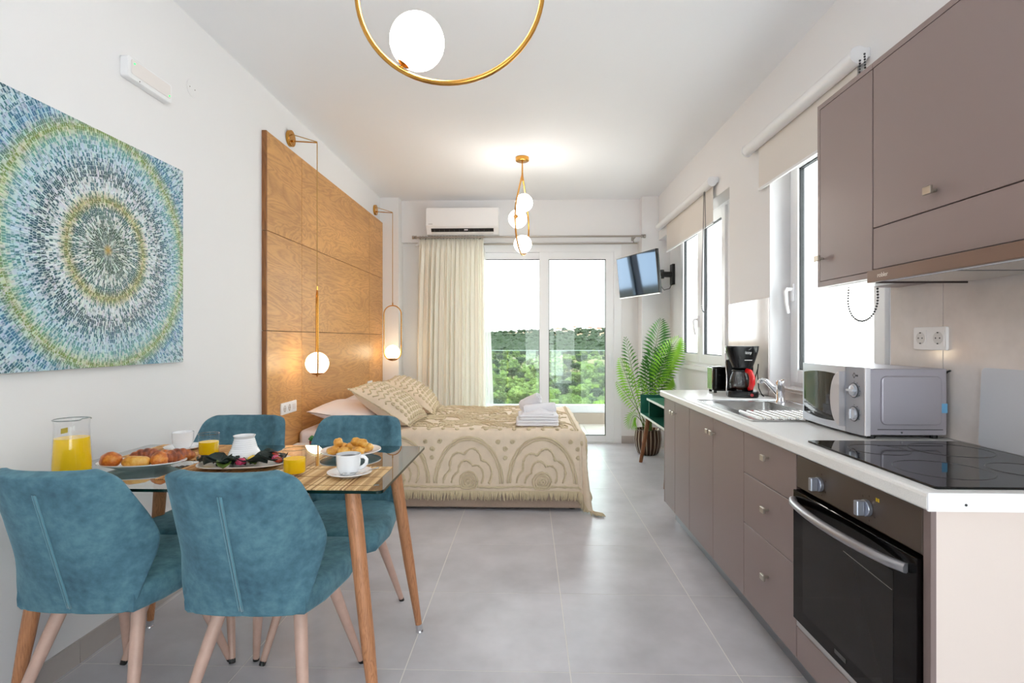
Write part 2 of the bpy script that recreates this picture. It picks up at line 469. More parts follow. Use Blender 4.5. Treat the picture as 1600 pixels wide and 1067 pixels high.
# ---------------------------------------------------------------- balcony door (door_1)
g = G(); ya, yb = YF_ + .002, YF_ + .10
g.box(DX0, DX0 + .087, ya, yb, 0, DZ); g.box(DX1 - .087, DX1, ya, yb, 0, DZ); g.box(DX0 + .087, DX1 - .087, ya, yb, DZ - .08, DZ); g.box(DX0 + .087, DX1 - .087, ya, yb, 0, .012)
door = struct('door_1', 'white sliding balcony door with two tall glass panels', 'door', g, M_upvc, bevel=.003)
def sash(x0, x1, y0, y1, z0, z1, sl, sr, st, sb, par, axis='x'):
    """frame, gasket and pane of one sash lying in an x-z or y-z plane"""
    bx = (lambda g, a, b, c, d, e, f: g.box(a, b, c, d, e, f)) if axis == 'x' else (lambda g, a, b, c, d, e, f: g.box(c, d, a, b, e, f))
    g = G(); bx(g, x0, x0 + sl, y0, y1, z0, z1); bx(g, x1 - sr, x1, y0, y1, z0, z1)
    bx(g, x0 + sl, x1 - sr, y0, y1, z1 - st, z1); bx(g, x0 + sl, x1 - sr, y0, y1, z0, z0 + sb)
    s = build('sash', g, M_upvc, par, bevel=.002, bseg=1)
    a, b, c, d = x0 + sl, x1 - sr, z0 + sb, z1 - st; t = .007; ym = (y0 + y1) / 2
    g = G(); bx(g, a, a + t, ym - .012, ym + .012, c, d); bx(g, b - t, b, ym - .012, ym + .012, c, d)
    bx(g, a, b, ym - .012, ym + .012, d - t, d); bx(g, a, b, ym - .012, ym + .012, c, c + t)
    build('gasket', g, M_gask, s)
    g = G(); bx(g, a + t, b - t, ym - .004, ym + .004, c + t, d - t)
    build('pane', g, M_pane, s); return s
sash(-.75, .228, YF_ + .055, YF_ + .09, .014, DZ - .08, .09, .10, .075, .07, door)
s = sash(.125, .974, YF_ + .012, YF_ + .048, .014, DZ - .08, .107, .09, .085, .07, door)
g = G().box(.915, .935, YF_ - .012, YF_ + .012, .86, 1.02)
build('handle', g, M_upvc, s, bevel=.004)

# ---------------------------------------------------------------- right-hand windows
def window(name, label, y0, y1, z0, z1, split, xa, f0=None, single=False):
    g = G(); f = .045; xb = xa + .07; y0w = y0 + (f0 or f)
    g.box(xa, xb, y0, y0w, z0, z1); g.box(xa, xb, y1 - f, y1, z0, z1); g.box(xa, xb, y0w, y1 - f, z1 - f, z1); g.box(xa, xb, y0w, y1 - f, z0, z0 + f)
    w_ = struct(name, label, 'window', g, M_upvc, bevel=.003)
    ym = (y0 + y1) / 2
    for k_, (a, b) in enumerate(((y0w, y1 - f),) if single else ((y0w, ym), (ym, y1 - f))):
        s_ = sash(a + .002, b - .002, xa - .018, xa + .03, z0 + f - .01, z1 - f + .01, .075, .075, .075, .075, w_, 'y')
        if k_ == split:
            yh = (a + .035) if split == 1 else (b - .035)
            zc = (1.45 if single else 1.34)
            h = build('handle', G().box(xa - .03, xa - .018, yh - .014, yh + .014, zc - .04, zc + .06)
                      .tube([(xa - .03, yh, zc + .03), (xa - .058, yh, zc + .03), (xa - .066, yh, zc + .015), (xa - .062, yh, zc - .05), (xa - .05, yh, zc - .11)], [.011, .011, .012, .011, .009], 8), M_white, s_, smooth=50)
    return w_
window('window_2', 'white double casement window under the far roller blind', W2Y0, W2Y1, W2Z0, W2Z1, 1, RX - .004)
w1 = window('window_1', 'white casement window behind the microwave and upper cabinets', W1Y0, W1Y1, W1Z0, W1Z1, 0, RX - .005, .20, True)
for nm, (a, b, z, xi) in {'trim_2': (W1Y0, W1Y1, W1Z0, XR), }.items():
    struct(nm, 'tiled sill of the window over the sink', 'window sill', G().box(xi - .002, RX + .06, a + .002, b - .002, z, z + .012), M_splash)
struct('trim_3', 'white sill ledge under the far casement window', 'window sill', G().box(RX - .03, RX + .02, W2Y0 - .02, W2Y1 + .02, W2Z0 - .035, W2Z0), M_upvc)

# ---------------------------------------------------------------- roller blinds
def blind(label, y0, y1, z, zb, fy0, fy1, chain_y):
    t = thing('roller_blind', label, 'blind', (XR, (y0 + y1) / 2, zb))
    xc = XR - .048
    g = G(); n = 14
    prof = []
    for i in range(n):
        a = 2 * pi * i / n; prof.append((xc + .034 * cos(a), z + .034 * sin(a)))
    g.prism(prof, y0, y1, 'y'); g.box(xc, XR - .001, y0, y1, z + .012, z + .036)
    build('cassette', g, M_white, t, smooth=45)
    for yy in (y0 - .012, y1):
        build('end_cap', G().prism([(xc + .038 * cos(2 * pi * i / 18), z + .038 * sin(2 * pi * i / 18)) for i in range(18)], yy, yy + .012, 'y')    .box(xc + .02, XR - .001, yy + .002, yy + .010, z - .008, z + .03), M_white, t)
    build('fabric', G().box(XR - .022, XR - .0205, fy0, fy1, zb + .012, z), M_blind, t)
    build('bottom_bar', G().box(XR - .028, XR - .015, fy0, fy1, zb, zb + .016), M_white, t, bevel=.003)
    g = G(); zc = z; L = 1.12 if chain_y < 3 else .98
    pts = []
    wd = .10 if chain_y < 3 else .07
    x_ = XR - .052
    path = [(chain_y - wd * cos(a), zc - L + wd * .9 - wd * .9 * sin(a)) for a in [pi * i / 12 for i in range(13)]]
    path = [(chain_y - wd * .15, zc - .02), (chain_y - wd * .4, zc - L * .35), (chain_y - wd * .85, zc - L * .72)] + path + [(chain_y + wd * .85, zc - L * .72), (chain_y + wd * .4, zc - L * .35), (chain_y + wd * .15, zc - .02)]
    # resample to beads
    seg = []; acc = 0
    for (a, b), (c, d) in zip(path[:-1], path[1:]):
        l = hypot(c - a, d - b); k_ = max(1, int(l / .0115))
        for i in range(k_): seg.append((a + (c - a) * i / k_, b + (d - b) * i / k_))
    for y_, z_ in seg: g.sphere((x_, y_, z_), .0048, 6, 4)
    build('bead_chain', g, mat('bead_chain_grey', (60, 60, 64), .4), t, fixn=False)
    return t
blind('white roller blind half lowered above the far casement window', 4.14, 5.79, 2.385, 2.078, 4.19, 5.58, 4.30)
blind('white roller blind above the sink, partly hidden by the upper cabinet', 2.325, 3.47, 2.385, 2.10, 2.37, 3.365, 2.285)

# ================================================================ OUTSIDE
g = G().box(-3.2, 2.6, YF_ + .1, 7.62, -.2, -.012)
balc = struct('floor_balcony', 'pale tiled balcony floor beyond the glass door', 'balcony', g, M_grout)
M_balc = mat('balcony_tile', (172, 164, 156), .5, var=(4, .06), rnd=.03)
for i in range(-6, 5):
    for j in range(3):
        x0 = .3 + i * .45; y0 = 6.32 + j * .434
        if x0 < -3.2 or x0 + .45 > 2.6: continue
        build('tile', G().box(x0 + .002, x0 + .448, y0 + .002, y0 + .43, -.012, 0), M_balc, balc)
struct('balcony_shade_slab', 'added unseen slab shading the balcony', 'slab', G().box(-3.2, 2.6, YF_ + .2, 7.85, 2.80, 3.0), mat('slab_plaster', (205, 200, 196), .8))  # out-of-view slab added to cut the daylight on the balcony floor
kerb = struct('wall_balcony', 'low plastered kerb under the balcony glass', 'kerb', G().box(-3.2, 2.6, 7.62, 7.82, -.2, .15), mat('kerb_plaster', (150, 138, 126), .8))
rt = thing('glass_railing', 'frameless glass railing standing in a white rail on the balcony edge', 'railing', (0, 7.7, .15))
build('base_rail', G().box(-3.2, 2.6, 7.66, 7.78, .15, .26), mat('rail_aluminium', (196, 197, 200), .35, .3), rt, bevel=.006)
for i in range(4):
    x0 = -3.2 + i * 1.45
    build('pane', G().box(x0 + .006, x0 + 1.444, 7.713, 7.727, .258, 1.027), M_rail, rt)
    build('polished_edge', G().box(x0 + .006, x0 + 1.444, 7.713, 7.727, 1.027, 1.034), mat('glass_edge_green', (176, 206, 192), .15), rt)
# neighbouring white wall seen (blown out) through the right-hand windows
struct('wall_outside', 'white rendered wall of the next house outside the kitchen windows', 'wall', G().box(4.6, 4.8, -3, 24, -4, 3.4), mat('white_render', (240, 238, 234), .8))

def ground_h(x, y):
    d = hypot(x, y)
    prof = [(0, -3.2), (12, -3.3), (25, -3.6), (60, -5.4), (120, -7.0), (250, -6.0), (450, .5), (700, 9), (900, 13.5), (1400, 12), (3000, 0)]
    for (a, za), (b, zb) in zip(prof[:-1], prof[1:]):
        if d <= b:
            t = (d - a) / (b - a); z = za + (zb - za) * t; break
    else: z = 0
    if d > 300: z += .05 * x * min(1, (d - 300) / 500) * (900 / max(900, d))
    amp = min(6, d * .012)
    z += amp * .5 * noise.noise(Vector((x * .012, y * .012, 3.3))) + amp * .25 * noise.noise(Vector((x * .05, y * .05, 1.3)))
    return z
g = G(); radii = [9.5] + [12 * 1.085 ** i for i in range(66)]; na = 150
A0, A1 = R(-70), R(70)
def gp(u, v):
    r = radii[min(len(radii) - 1, int(round(v * (len(radii) - 1))))]; a = A0 + (A1 - A0) * u
    x, y = r * sin(a), r * cos(a); return (x, y, ground_h(x, y))
g.grid(gp, na, len(radii) - 1)
def ground_mat():
    m = bpy.data.materials.new('hillside_ground'); m.use_nodes = True; k = NT(m); b = k.t.nodes['Principled BSDF']
    v = k.obj(); f = k.noise(.06, 6, v, .65); f2 = k.noise(.5, 4, v, .6)
    c = k.ramp(f, [(.36, lin((56, 58, 36))), (.5, lin((104, 88, 58))), (.62, lin((140, 110, 78)))])
    c = k.mix(k.math('MULTIPLY', f2, .5), c, lin((38, 44, 26)))
    k.l(c, b.inputs['Base Color']); b.inputs['Roughness'].default_value = 1; return m
hill = tag(build('hillside', g, ground_mat(), None, smooth=True), 'scrubby green hillside rising to a ridge beyond the balcony', 'hillside', None, 'structure')

def leaf_mat(name, cols):
    m = bpy.data.materials.new(name); m.use_nodes = True; k = NT(m); b = k.t.nodes['Principled BSDF']
    v = k.obj(); oi = k.n('ShaderNodeObjectInfo')
    f = k.noise(2.2, 5, v, .75)
    c = k.ramp(f, [(.3, lin(cols[0])), (.5, lin(cols[1])), (.68, lin(cols[2]))])
    h = k.n('ShaderNodeHueSaturation'); k.l(k.math('MULTIPLY_ADD', oi.outputs['Random'], .4, .8), h.inputs['Value']); k.l(c, h.inputs['Color'])
    k.l(h.outputs[0], b.inputs['Base Color']); b.inputs['Roughness'].default_value = .8; b.inputs['Specular IOR Level'].default_value = .15
    return m
L_dark = leaf_mat('dark_foliage', ((12, 22, 16), (30, 46, 26), (52, 70, 36)))
L_olive = leaf_mat('olive_foliage', ((44, 58, 26), (90, 106, 50), (132, 142, 80)))
L_bright = leaf_mat('bright_foliage', ((52, 74, 16), (106, 130, 34), (154, 160, 62)))
M_bark = mat('bark', (74, 58, 44), .9)
def crown(seed, w_, h_, nl, leaves):
    r = random.Random(seed); g = G()
    ico = bmesh.new(); bmesh.ops.create_icosphere(ico, subdivisions=2, radius=1)
    V = [v.co.copy() for v in ico.verts]; F = [[v.index for v in f.verts] for f in ico.faces]; ico.free()
    for i in range(nl):
        a = r.uniform(0, 2 * pi); q = sqrt(r.random()) * .62 * w_; zc = h_ * r.uniform(.34, .78)
        rad = w_ * r.uniform(.17, .34)
        c = Vector((q * cos(a), q * sin(a), zc)); sd = r.uniform(0, 99)
        vs_ = []
        for p in V:
            n_ = noise.noise(p * 2.1 + Vector((sd, 0, 0))) * .32 + noise.noise(p * 5 + Vector((0, sd, 0))) * .2
            vs_.append(c + Vector((p.x * rad, p.y * rad, p.z * rad * .82)) * (1 + n_))
        g.add((vs_, F))
        for _ in range(leaves):
            p = Vector((r.gauss(0, 1), r.gauss(0, 1), r.gauss(0, 1))).normalized()
            o_ = c + Vector((p.x * rad, p.y * rad, p.z * rad * .82)) * r.uniform(.95, 1.18); s_ = rad * r.uniform(.12, .26)
            e1 = Vector((r.gauss(0, 1), r.gauss(0, 1), r.gauss(0, 1))).normalized() * s_; e2 = e1.orthogonal().normalized() * s_ * .6
            g.add(([o_ - e1, o_ + e2, o_ + e1, o_ - e2], [(0, 1, 2, 3)]))
    return g
protos = []
specs = [('rounded_bush', 'dark green rounded bush on the slope beyond the balcony', 'bush', L_dark, 1.15, 2.1, 16),
         ('olive_tree', 'grey green olive tree on the slope beyond the balcony', 'tree', L_olive, 1.45, 2.7, 20),
         ('leafy_shrub', 'bright yellow green shrub on the slope beyond the balcony', 'shrub', L_bright, .95, 1.5, 14)]
rt_ = random.Random(11)
for si, (nm, lb, cat, lm, w_, h_, nl) in enumerate(specs):
    for vr in range(2):
        t = thing(nm, lb, cat, (0, 0, 0), 0, {'bush': 'dark bushes on the hillside', 'tree': 'olive trees on the hillside', 'shrub': 'bright shrubs on the hillside'}[cat])
        build('crown', crown(50 + si * 7 + vr, w_, h_, nl, 150), lm, t, local=True, fixn=False)
        build('trunk', G().tube([(0, 0, -.5), (.05, 0, h_ * .3), (0, .04, h_ * .55)], [.14, .1, .06], 7), M_bark, t, local=True, smooth=True)
        protos.append([t, False, si])
def put_tree(x, y, si, s_):
    pr = [p for p in protos if p[2] == si][rt_.randrange(2)]
    if not pr[1]: o = pr[0]; pr[1] = True
    else: o = copy_tree(pr[0])
    o.location = (x, y, ground_h(x, y) - .05); o.rotation_euler = (0, 0, rt_.uniform(0, 6.28)); o.scale = (s_ * rt_.uniform(.9, 1.15),) * 2 + (s_,)
placed = []
def try_put(d, u, si, s_, sep):
    x, y = d * u, d
    rr = (1.15, 1.45, .95)[si] * s_ * 1.05
    for (a, b, c_) in placed:
        if hypot(a - x, b - y) < (c_ + rr) * .9: return False
    placed.append((x, y, rr)); put_tree(x, y, si, s_); return True
# a few picked from the photograph, the rest scattered on the slope
for px, d, si, s_ in ((885, 52, 0, 1.15), (842, 34, 2, 1.1), (925, 30, 2, 1.2), (905, 27, 1, .8), (800, 60, 1, 1.0), (775, 45, 1, .95), (940, 70, 1, 1.1), (865, 75, 1, 1.0), (815, 38, 2, .9), (858, 28, 2, .9)):
    try_put(d, (px - 826) / FPX, si, s_, 2.0)
cnt = 0
for _ in range(9000):
    if cnt >= 285: break
    d = 26 * (230 / 26) ** (rt_.random() ** .8); u = rt_.uniform(-.2, .27)
    si = rt_.choices((0, 1, 2), ((.25, .45, .3) if d < 60 else (.4, .5, .1)))[0]
    s_ = rt_.uniform(.6, 1.05) * (1 if d < 90 else 1.35)
    if noise.noise(Vector((d * u * .06, d * .03, 5.5))) > .38 and d < 110: continue
    if try_put(d, u, si, s_, 2.3 * s_): cnt += 1
# the far wood: too many and too small to count
g = G(); ico = bmesh.new(); bmesh.ops.create_icosphere(ico, subdivisions=1, radius=1)
IV = [v.co.copy() for v in ico.verts]; IF = [[v.index for v in f.verts] for f in ico.faces]; ico.free()
for _ in range(5200):
    d = 245 * (960 / 245) ** rt_.random(); u = rt_.uniform(-.3, .36); x, y = d * u, d
    dens = .62 - .5 * max(0, (d - 420) / 500)
    if noise.noise(Vector((x * .013, y * .01, 2.2))) * .6 + .5 > dens + .25: continue
    if any(abs(x - (px - 826) / FPX * dd) < 13 and abs(y - dd) < 16 for px, dd in ((871, 640), (897, 700), (921, 760), (934, 600))): continue
    s_ = rt_.uniform(1.5, 3.2); z = ground_h(x, y)
    vs_ = [Vector((x, y, z + s_ * .45)) + Vector((p.x * s_, p.y * s_, p.z * s_ * .85)) * rt_.uniform(.75, 1.2) for p in IV]
    g.add((vs_, IF))
tag(build('far_wood', g, L_dark, None, fixn=False), 'dense dark wood covering the far hillside below the ridge', 'wood', None, 'stuff')
def scrub(name, lm, n_, seed, smin, smax):
    r = random.Random(seed); g = G()
    for _ in range(n_):
        d = 26 * (240 / 26) ** r.random(); u = r.uniform(-.25, .3); x, y = d * u, d
        if noise.noise(Vector((x * .06, y * .03, 5.5))) > .34: continue
        s_ = r.uniform(smin, smax) * (1 if d < 80 else 1.5); z = ground_h(x, y)
        g.add(([Vector((x, y, z + s_ * .3)) + Vector((p.x * s_, p.y * s_, p.z * s_ * .8)) * r.uniform(.6, 1.25) for p in IV], IF))
    tag(build(name, g, lm, hill, fixn=False), None, None, None, 'stuff')
scrub('low_scrub', L_olive, 2600, 5, .3, .8)
M_house = mat('house_wall', (206, 196, 186), .8); M_roofh = mat('house_roof', (150, 92, 66), .8)
for px, d, wv in ((871, 640, 9), (897, 700, 8), (921, 760, 10), (934, 600, 7)):
    x, y = (px - 826) / FPX * d, d; z = ground_h(x, y)
    t = thing('house', {871: 'small pale house on the far ridge', 897: 'small pale house high among the trees on the far ridge', 921: 'widest pale house below the skyline of the far ridge', 934: 'smallest pale house at the edge of the far wood'}[px], 'house', (x, y, z))
    build('wall', G().box(x - wv / 2, x + wv / 2, y - 4, y + 4, z - 1, z + 4.5), M_house, t)
    build('roof', G().prism([(x - wv / 2 - .4, z + 4.5), (x + wv / 2 + .4, z + 4.5), (x, z + 6.3)], y - 4.3, y + 4.3, 'y'), M_roofh, t)
    for q in (-.25, .25): build('window', G().box(x + q * wv - .6, x + q * wv + .6, y - 4.05, y - 4, z + 1.4, z + 3), M_blackm, t)

# ================================================================ KITCHEN
CT = .85          # worktop height
XD = .905         # door face plane
def knob_t(par, y, z, x=XD, vertical=False):
    """square plate on a short stem"""
    g = G().tube([(x, y, z), (x - .018, y, z)], .005, 8)
    h = build('handle', g.box(x - .027, x - .018, y - .016, y + .016, z - .011, z + .011), M_nickel, par, bevel=.0015, bseg=1)
    return h
def front(par, name, y0, y1, z0, z1, x=XD, m=M_taupe, t=.019):
    return build(name, G().box(x, x + t, y0 + .0015, y1 - .0015, z0 + .0015, z1 - .0015), m, par, bevel=.0015, bseg=1)
def cab_body(par, y0, y1, z0=.11, z1=.81, x0=XD + .02, x1=1.425):
    return build('body', G().box(x0, x1, y0 + .0005, y1 - .0005, z0, z1), M_carc, par)
# two-door unit at the far end
t = thing('base_cabinet', 'taupe two-door base cabinet at the end by the green console', 'cabinet', (1.16, 3.36, 0))
cab_body(t, 3.075, 3.622)
build('side_panel', G().box(XD, 1.425, 3.622, 3.64, .11, .81), M_carc, t)
for a, b, hy in ((3.375, 3.622, 3.40), (3.075, 3.375, 3.345)):
    d = front(t, 'door', a, b, .11, .803); knob_t(d, hy, .735)
for yy in (3.12, 3.58): build('foot', G().tube([(1.2, yy, 0), (1.2, yy, .11)], .02, 10), M_blackm, t)
t = thing('base_cabinet', 'taupe two-door base cabinet under the sink', 'cabinet', (1.16, 2.69, 0))
g = G(); g.box(XD + .02, 1.425, 2.3045, 2.3225, .11, .81); g.box(XD + .02, 1.425, 3.0565, 3.0745, .11, .81); g.box(XD + .02, 1.425, 2.3225, 3.0565, .11, .128); g.box(1.415, 1.425, 2.3225, 3.0565, .128, .81)
build('body', g, M_carc, t)
for a, b, hy in ((2.684, 3.075, 2.71), (2.304, 2.684, 2.655)):
    d = front(t, 'door', a, b, .11, .803); knob_t(d, hy, .735)
for yy in (2.35, 3.03): build('foot', G().tube([(1.2, yy, 0), (1.2, yy, .11)], .02, 10), M_blackm, t)
t = thing('drawer_cabinet', 'taupe three-drawer base cabinet between sink cabinet and oven', 'cabinet', (1.16, 2.08, 0))
cab_body(t, 1.857, 2.304)
for a, b in ((.632, .803), (.422, .632), (.11, .422)):
    d = front(t, 'drawer', 1.857, 2.304, a, b); knob_t(d, 2.07, {.632: .742, .422: .545, .11: .292}[a])
for yy in (1.9, 2.26): build('foot', G().tube([(1.2, yy, 0), (1.2, yy, .11)], .02, 10), M_blackm, t)
t = thing('plinth', 'brushed metal plinth strip below the base cabinets', 'plinth', (.975, 2.43, 0))
build('strip', G().box(.97, .985, 1.262, 3.60, 0, .105), M_kick, t)
t = thing('end_panel', 'beige panel closing the near end of the kitchen run beside the oven', 'panel', (1.16, 1.25, 0))
build('panel', G().box(XD + .012, 1.425, 1.245, 1.262, 0, .81), M_beige, t)
build('edge_band', G().box(XD, XD + .012, 1.245, 1.268, 0, .81), M_carc, t)
# built-in oven
M_fascia = mat('oven_fascia', (84, 72, 64), .3, .35)
M_ovglass = mat('oven_black_glass', (8, 6, 6), .05, spec=.14)
M_ovwin = mat('oven_window', (36, 34, 33), .05, spec=.14)
t = thing('oven', 'built-in electric oven with dark glass door and curved grey handle', 'oven', (1.16, 1.56, 0))
build('body', G().box(XD + .03, 1.425, 1.27, 1.855, .11, .81), M_carc, t)
fa = front(t, 'control_panel', 1.27, 1.855, .692, .803, m=M_fascia)
M_knob = mat('oven_knob', (172, 176, 188), .3, .8)
for yy in (1.705, 1.471):
    k_ = build('knob', G().prism([(yy + .022 * cos(2 * pi * i / 24), .74 + .022 * sin(2 * pi * i / 24)) for i in range(24)], XD - .012, XD, 'x'), M_knob, fa, bevel=.002)
    build('grip', G().box(XD - .034, XD - .012, yy - .0085, yy + .0085, .72, .76), M_knob, k_, bevel=.003)
    g = G()
    for i in range(7):
        a = R(150 - i * 50); g.box(XD - .0006, XD, yy + .033 * cos(a) - .002, yy + .033 * cos(a) + .002, .74 + .033 * sin(a) - .002, .74 + .033 * sin(a) + .002)
    build('dial_marks', g, mat('dial_print', (60, 52, 46), .6), fa)
g = G()
for q in (-1, 0): g.box(XD - .0008, XD, 1.432 + q * .008, 1.437 + q * .008, .768, .777)
build('warning_mark', g, mat('yellow_print', (212, 176, 20), .5), fa)
dr = front(t, 'oven_door', 1.27, 1.855, .252, .686, m=M_ovglass, x=XD - .012, t=.03)
build('window', G().box(XD - .0128, XD - .012, 1.352, 1.79, .30, .622), M_ovwin, dr)
g = G()
g.tube([(XD - .0133, 1.355, .575), (XD - .0133, 1.56, .59)], .0011, 5)
build('rack_line', g, mat('rack_steel', (120, 116, 110), .3, .9), dr)
build('badge', G().box(XD - .0134, XD - .012, 1.55, 1.605, .276, .288), mat('badge_grey', (66, 64, 62), .4), dr)
path = [(XD - .018 - .042 * sin(pi * i / 16) ** .6, 1.298 + (1.842 - 1.298) * i / 16, .652 + .002 * sin(pi * i / 16)) for i in range(17)]
build('handle', G().tube(path, .013, 10, flat=.95), mat('handle_grey', (156, 154, 158), .32, .7), dr, smooth=50)
build('trim_strip', G().box(XD, XD + .02, 1.27, 1.855, .225, .249), M_steel, t)
front(t, 'lower_panel', 1.27, 1.855, .11, .222)
for yy in (1.31, 1.81): build('foot', G().tube([(1.2, yy, 0), (1.2, yy, .11)], .02, 10), M_blackm, t)

# worktop with a cut-out for the sink
HY0, HY1, HX0, HX1 = 2.58, 2.955, .975, 1.30
t = thing('worktop', 'white speckled kitchen worktop', 'worktop', (1.16, 2.43, .81))
g = G(); a0, a1 = .88, 1.4349
pr = [(.88, .815), (.885, .81), (HX0, .81), (HX0, CT), (.888, CT), (.882, .847), (.88, .841)]
g.prism(pr, 1.224, 3.65, 'y'); g.box(HX1, a1, 1.224, 3.65, .81, CT); g.box(HX0, HX1, 1.224, HY0, .81, CT); g.box(HX0, HX1, HY1, 3.65, .81, CT)
build('slab', g, M_counter, t)
build('end_strip', G().box(.881, a1, 1.2195, 1.224, .81, CT + .0005), mat('end_strip_white', (246, 246, 247), .35), t)
build('screw', G().tube([(.962, 1.2195, .825), (.962, 1.2185, .825)], .003, 8), M_blackm, t)
# hob
t = thing('ceramic_hob', 'black glass ceramic hob set in the worktop', 'hob', (1.165, 1.535, CT))
build('glass_plate', G().prism(rrect(.921, 1.41, 1.252, 1.818, .008, 3), CT, CT + .006, 'z'), M_ceran, t, bevel=.0015)
M_ringp = mat('hob_ring_print', (62, 60, 60), .4)
for cx, cy, r_ in ((1.06, 1.42, .105), (1.27, 1.42, .08), (1.06, 1.67, .08), (1.27, 1.67, .105)):
    build('cooking_zone_ring', G().tube([(cx + r_ * cos(2 * pi * i / 48), cy + r_ * sin(2 * pi * i / 48), CT + .006) for i in range(48)], .0009, 4, closed=True), M_ringp, t)
# sink
t = thing('kitchen_sink', 'stainless steel inset sink with ribbed drainboard', 'sink', (1.15, 2.6, CT))
g = G(); z1 = CT + .005
g.box(.925, HX0 + .012, 2.255, 3.0, CT, z1); g.box(HX1 - .012, 1.40, 2.255, 3.0, CT, z1); g.box(HX0 + .012, HX1 - .012, 2.255, HY0 + .012, CT, z1); g.box(HX0 + .012, HX1 - .012, HY1 - .012, 3.0, CT, z1)
build('rim', g, M_steel, t)
g = G(); g.tube([(.925, 2.255, z1), (1.40, 2.255, z1), (1.40, 3.0, z1), (.925, 3.0, z1)], .004, 6, closed=True)
build('rim_roll', g, M_steel, t)
x0, x1, y0, y1, zb = HX0 + .012, HX1 - .012, HY0 + .012, HY1 - .012, CT - .15
g = G().grid(lambda u, v: (lambda r: ((x0 + x1) / 2 + (r[0] - (x0 + x1) / 2) * (1 - .12 * v ** 2), (y0 + y1) / 2 + (r[1] - (y0 + y1) / 2) * (1 - .12 * v ** 2), CT + .003 - v * .15))(
    rrect(x0, x1, y0, y1, .04, 8)[int(u * 36 + .5) % 36]), 36, 6, wrap=True)
g.face(range(len(g.v) - 36, len(g.v)))
build('bowl', g, M_steel, t, smooth=50)
build('drain', G().lathe([(.001, .004), (.03, .004), (.036, .001)], 20, ((x0 + x1) / 2, (y0 + y1) / 2, zb + .004)), M_chrome, t, smooth=40)
for i in range(9): build('rib', G().tube([(.985 + i * .034, 2.285, z1), (.985 + i * .034, 2.30, z1 + .003), (.985 + i * .034, 2.54, z1 + .003), (.985 + i * .034, 2.555, z1)], .005, 6), M_steel, t, smooth=True)
# mixer tap
t = thing('mixer_tap', 'chrome single-lever mixer tap behind the sink', 'tap', (1.345, 2.93, CT + .005))
b_ = (1.345, 2.93, CT + .005)
build('body', G().lathe([(.027, 0), (.027, .006), (.022, .012), (.0225, .078), (.024, .084), (.024, .104), (.02, .116), (.001, .121)], 20, b_), M_chrome, t, smooth=40)
build('spout', G().tube([(1.345, 2.93, CT + .03), (1.32, 2.95, CT + .07), (1.29, 2.975, CT + .112), (1.275, 2.99, CT + .12), (1.268, 2.996, CT + .115), (1.266, 2.998, CT + .10)], [.014, .0135, .013, .013, .0135, .0135], 12), M_chrome, t, smooth=50)
build('lever', G().tube([(1.345, 2.93, CT + .11), (1.35, 2.915, CT + .124), (1.355, 2.90, CT + .126)], [.013, .012, .009], 10, flat=.6), M_chrome, t, smooth=50)

# upper cabinets
XU = 1.12
t = thing('wall_cabinet', 'taupe single-door wall cabinet beside the window', 'cabinet', (1.28, 1.96, 1.39))
g = G(); g.box(XU, 1.4345, 2.114, 2.132, 1.39, 2.09); g.box(XU, 1.4345, 1.797, 2.114, 2.072, 2.09); g.box(XU + .021, 1.4345, 1.797, 2.114, 1.41, 2.072)
build('body', g, M_taupe, t)
build('bottom_panel', G().box(XU, 1.4345, 1.797, 2.114, 1.39, 1.41), [M_taupe], t)
build('underside', G().box(XU + .03, 1.30, 1.80, 2.11, 1.3885, 1.39), M_white, t)
d = front(t, 'door', 1.797, 2.114, 1.41, 2.072, x=XU); knob_t(d, 2.095, 1.497, XU)
t = thing('wall_cabinet', 'taupe wall cabinet with a lift-up flap above the cooker hood', 'cabinet', (1.28, 1.49, 1.41))
g = G(); g.box(XU + .021, 1.4345, 1.19, 1.795, 1.415, 2.072); g.box(XU, 1.4345, 1.19, 1.795, 2.072, 2.09)
build('body', g, M_taupe, t)
d = front(t, 'flap_door', 1.19, 1.795, 1.55, 2.072, x=XU); knob_t(d, 1.522, 1.60, XU)
front(t, 'fixed_panel', 1.19, 1.795, 1.415, 1.55, x=XU)
t = thing('cooker_hood', 'slim cooker hood with bronze front strip under the wall cabinet', 'cooker hood', (1.26, 1.49, 1.355))
build('body', G().box(1.115, 1.42, 1.195, 1.792, 1.378, 1.412), mat('hood_grey', (150, 152, 160), .35, .6), t)
M_bronze = mat('bronze_strip', (128, 108, 98), .34, .55)
fs = build('front_strip', G().box(1.098, 1.115, 1.195, 1.79, 1.372, 1.411), M_bronze, t, bevel=.002)
build('lettering', G().add(text_mesh('robler', .020), frame_m((1.0975, 1.712, 1.391), (0, -1, 0), (0, 0, 1))), mat('silver_print', (226, 214, 204), .4), fs)
for yy in (1.21, 1.49): build('filter', G().box(1.15, 1.40, yy, yy + .26, 1.374, 1.378), M_steel, t)
build('light', G().box(1.122, 1.145, 1.25, 1.74, 1.374, 1.378), mat('hood_lens', (225, 230, 236), .3), t)
build('side_rail', G().box(1.13, 1.42, 1.792, 1.797, 1.372, 1.39), mat('rail_brown', (62, 50, 46), .4), t)

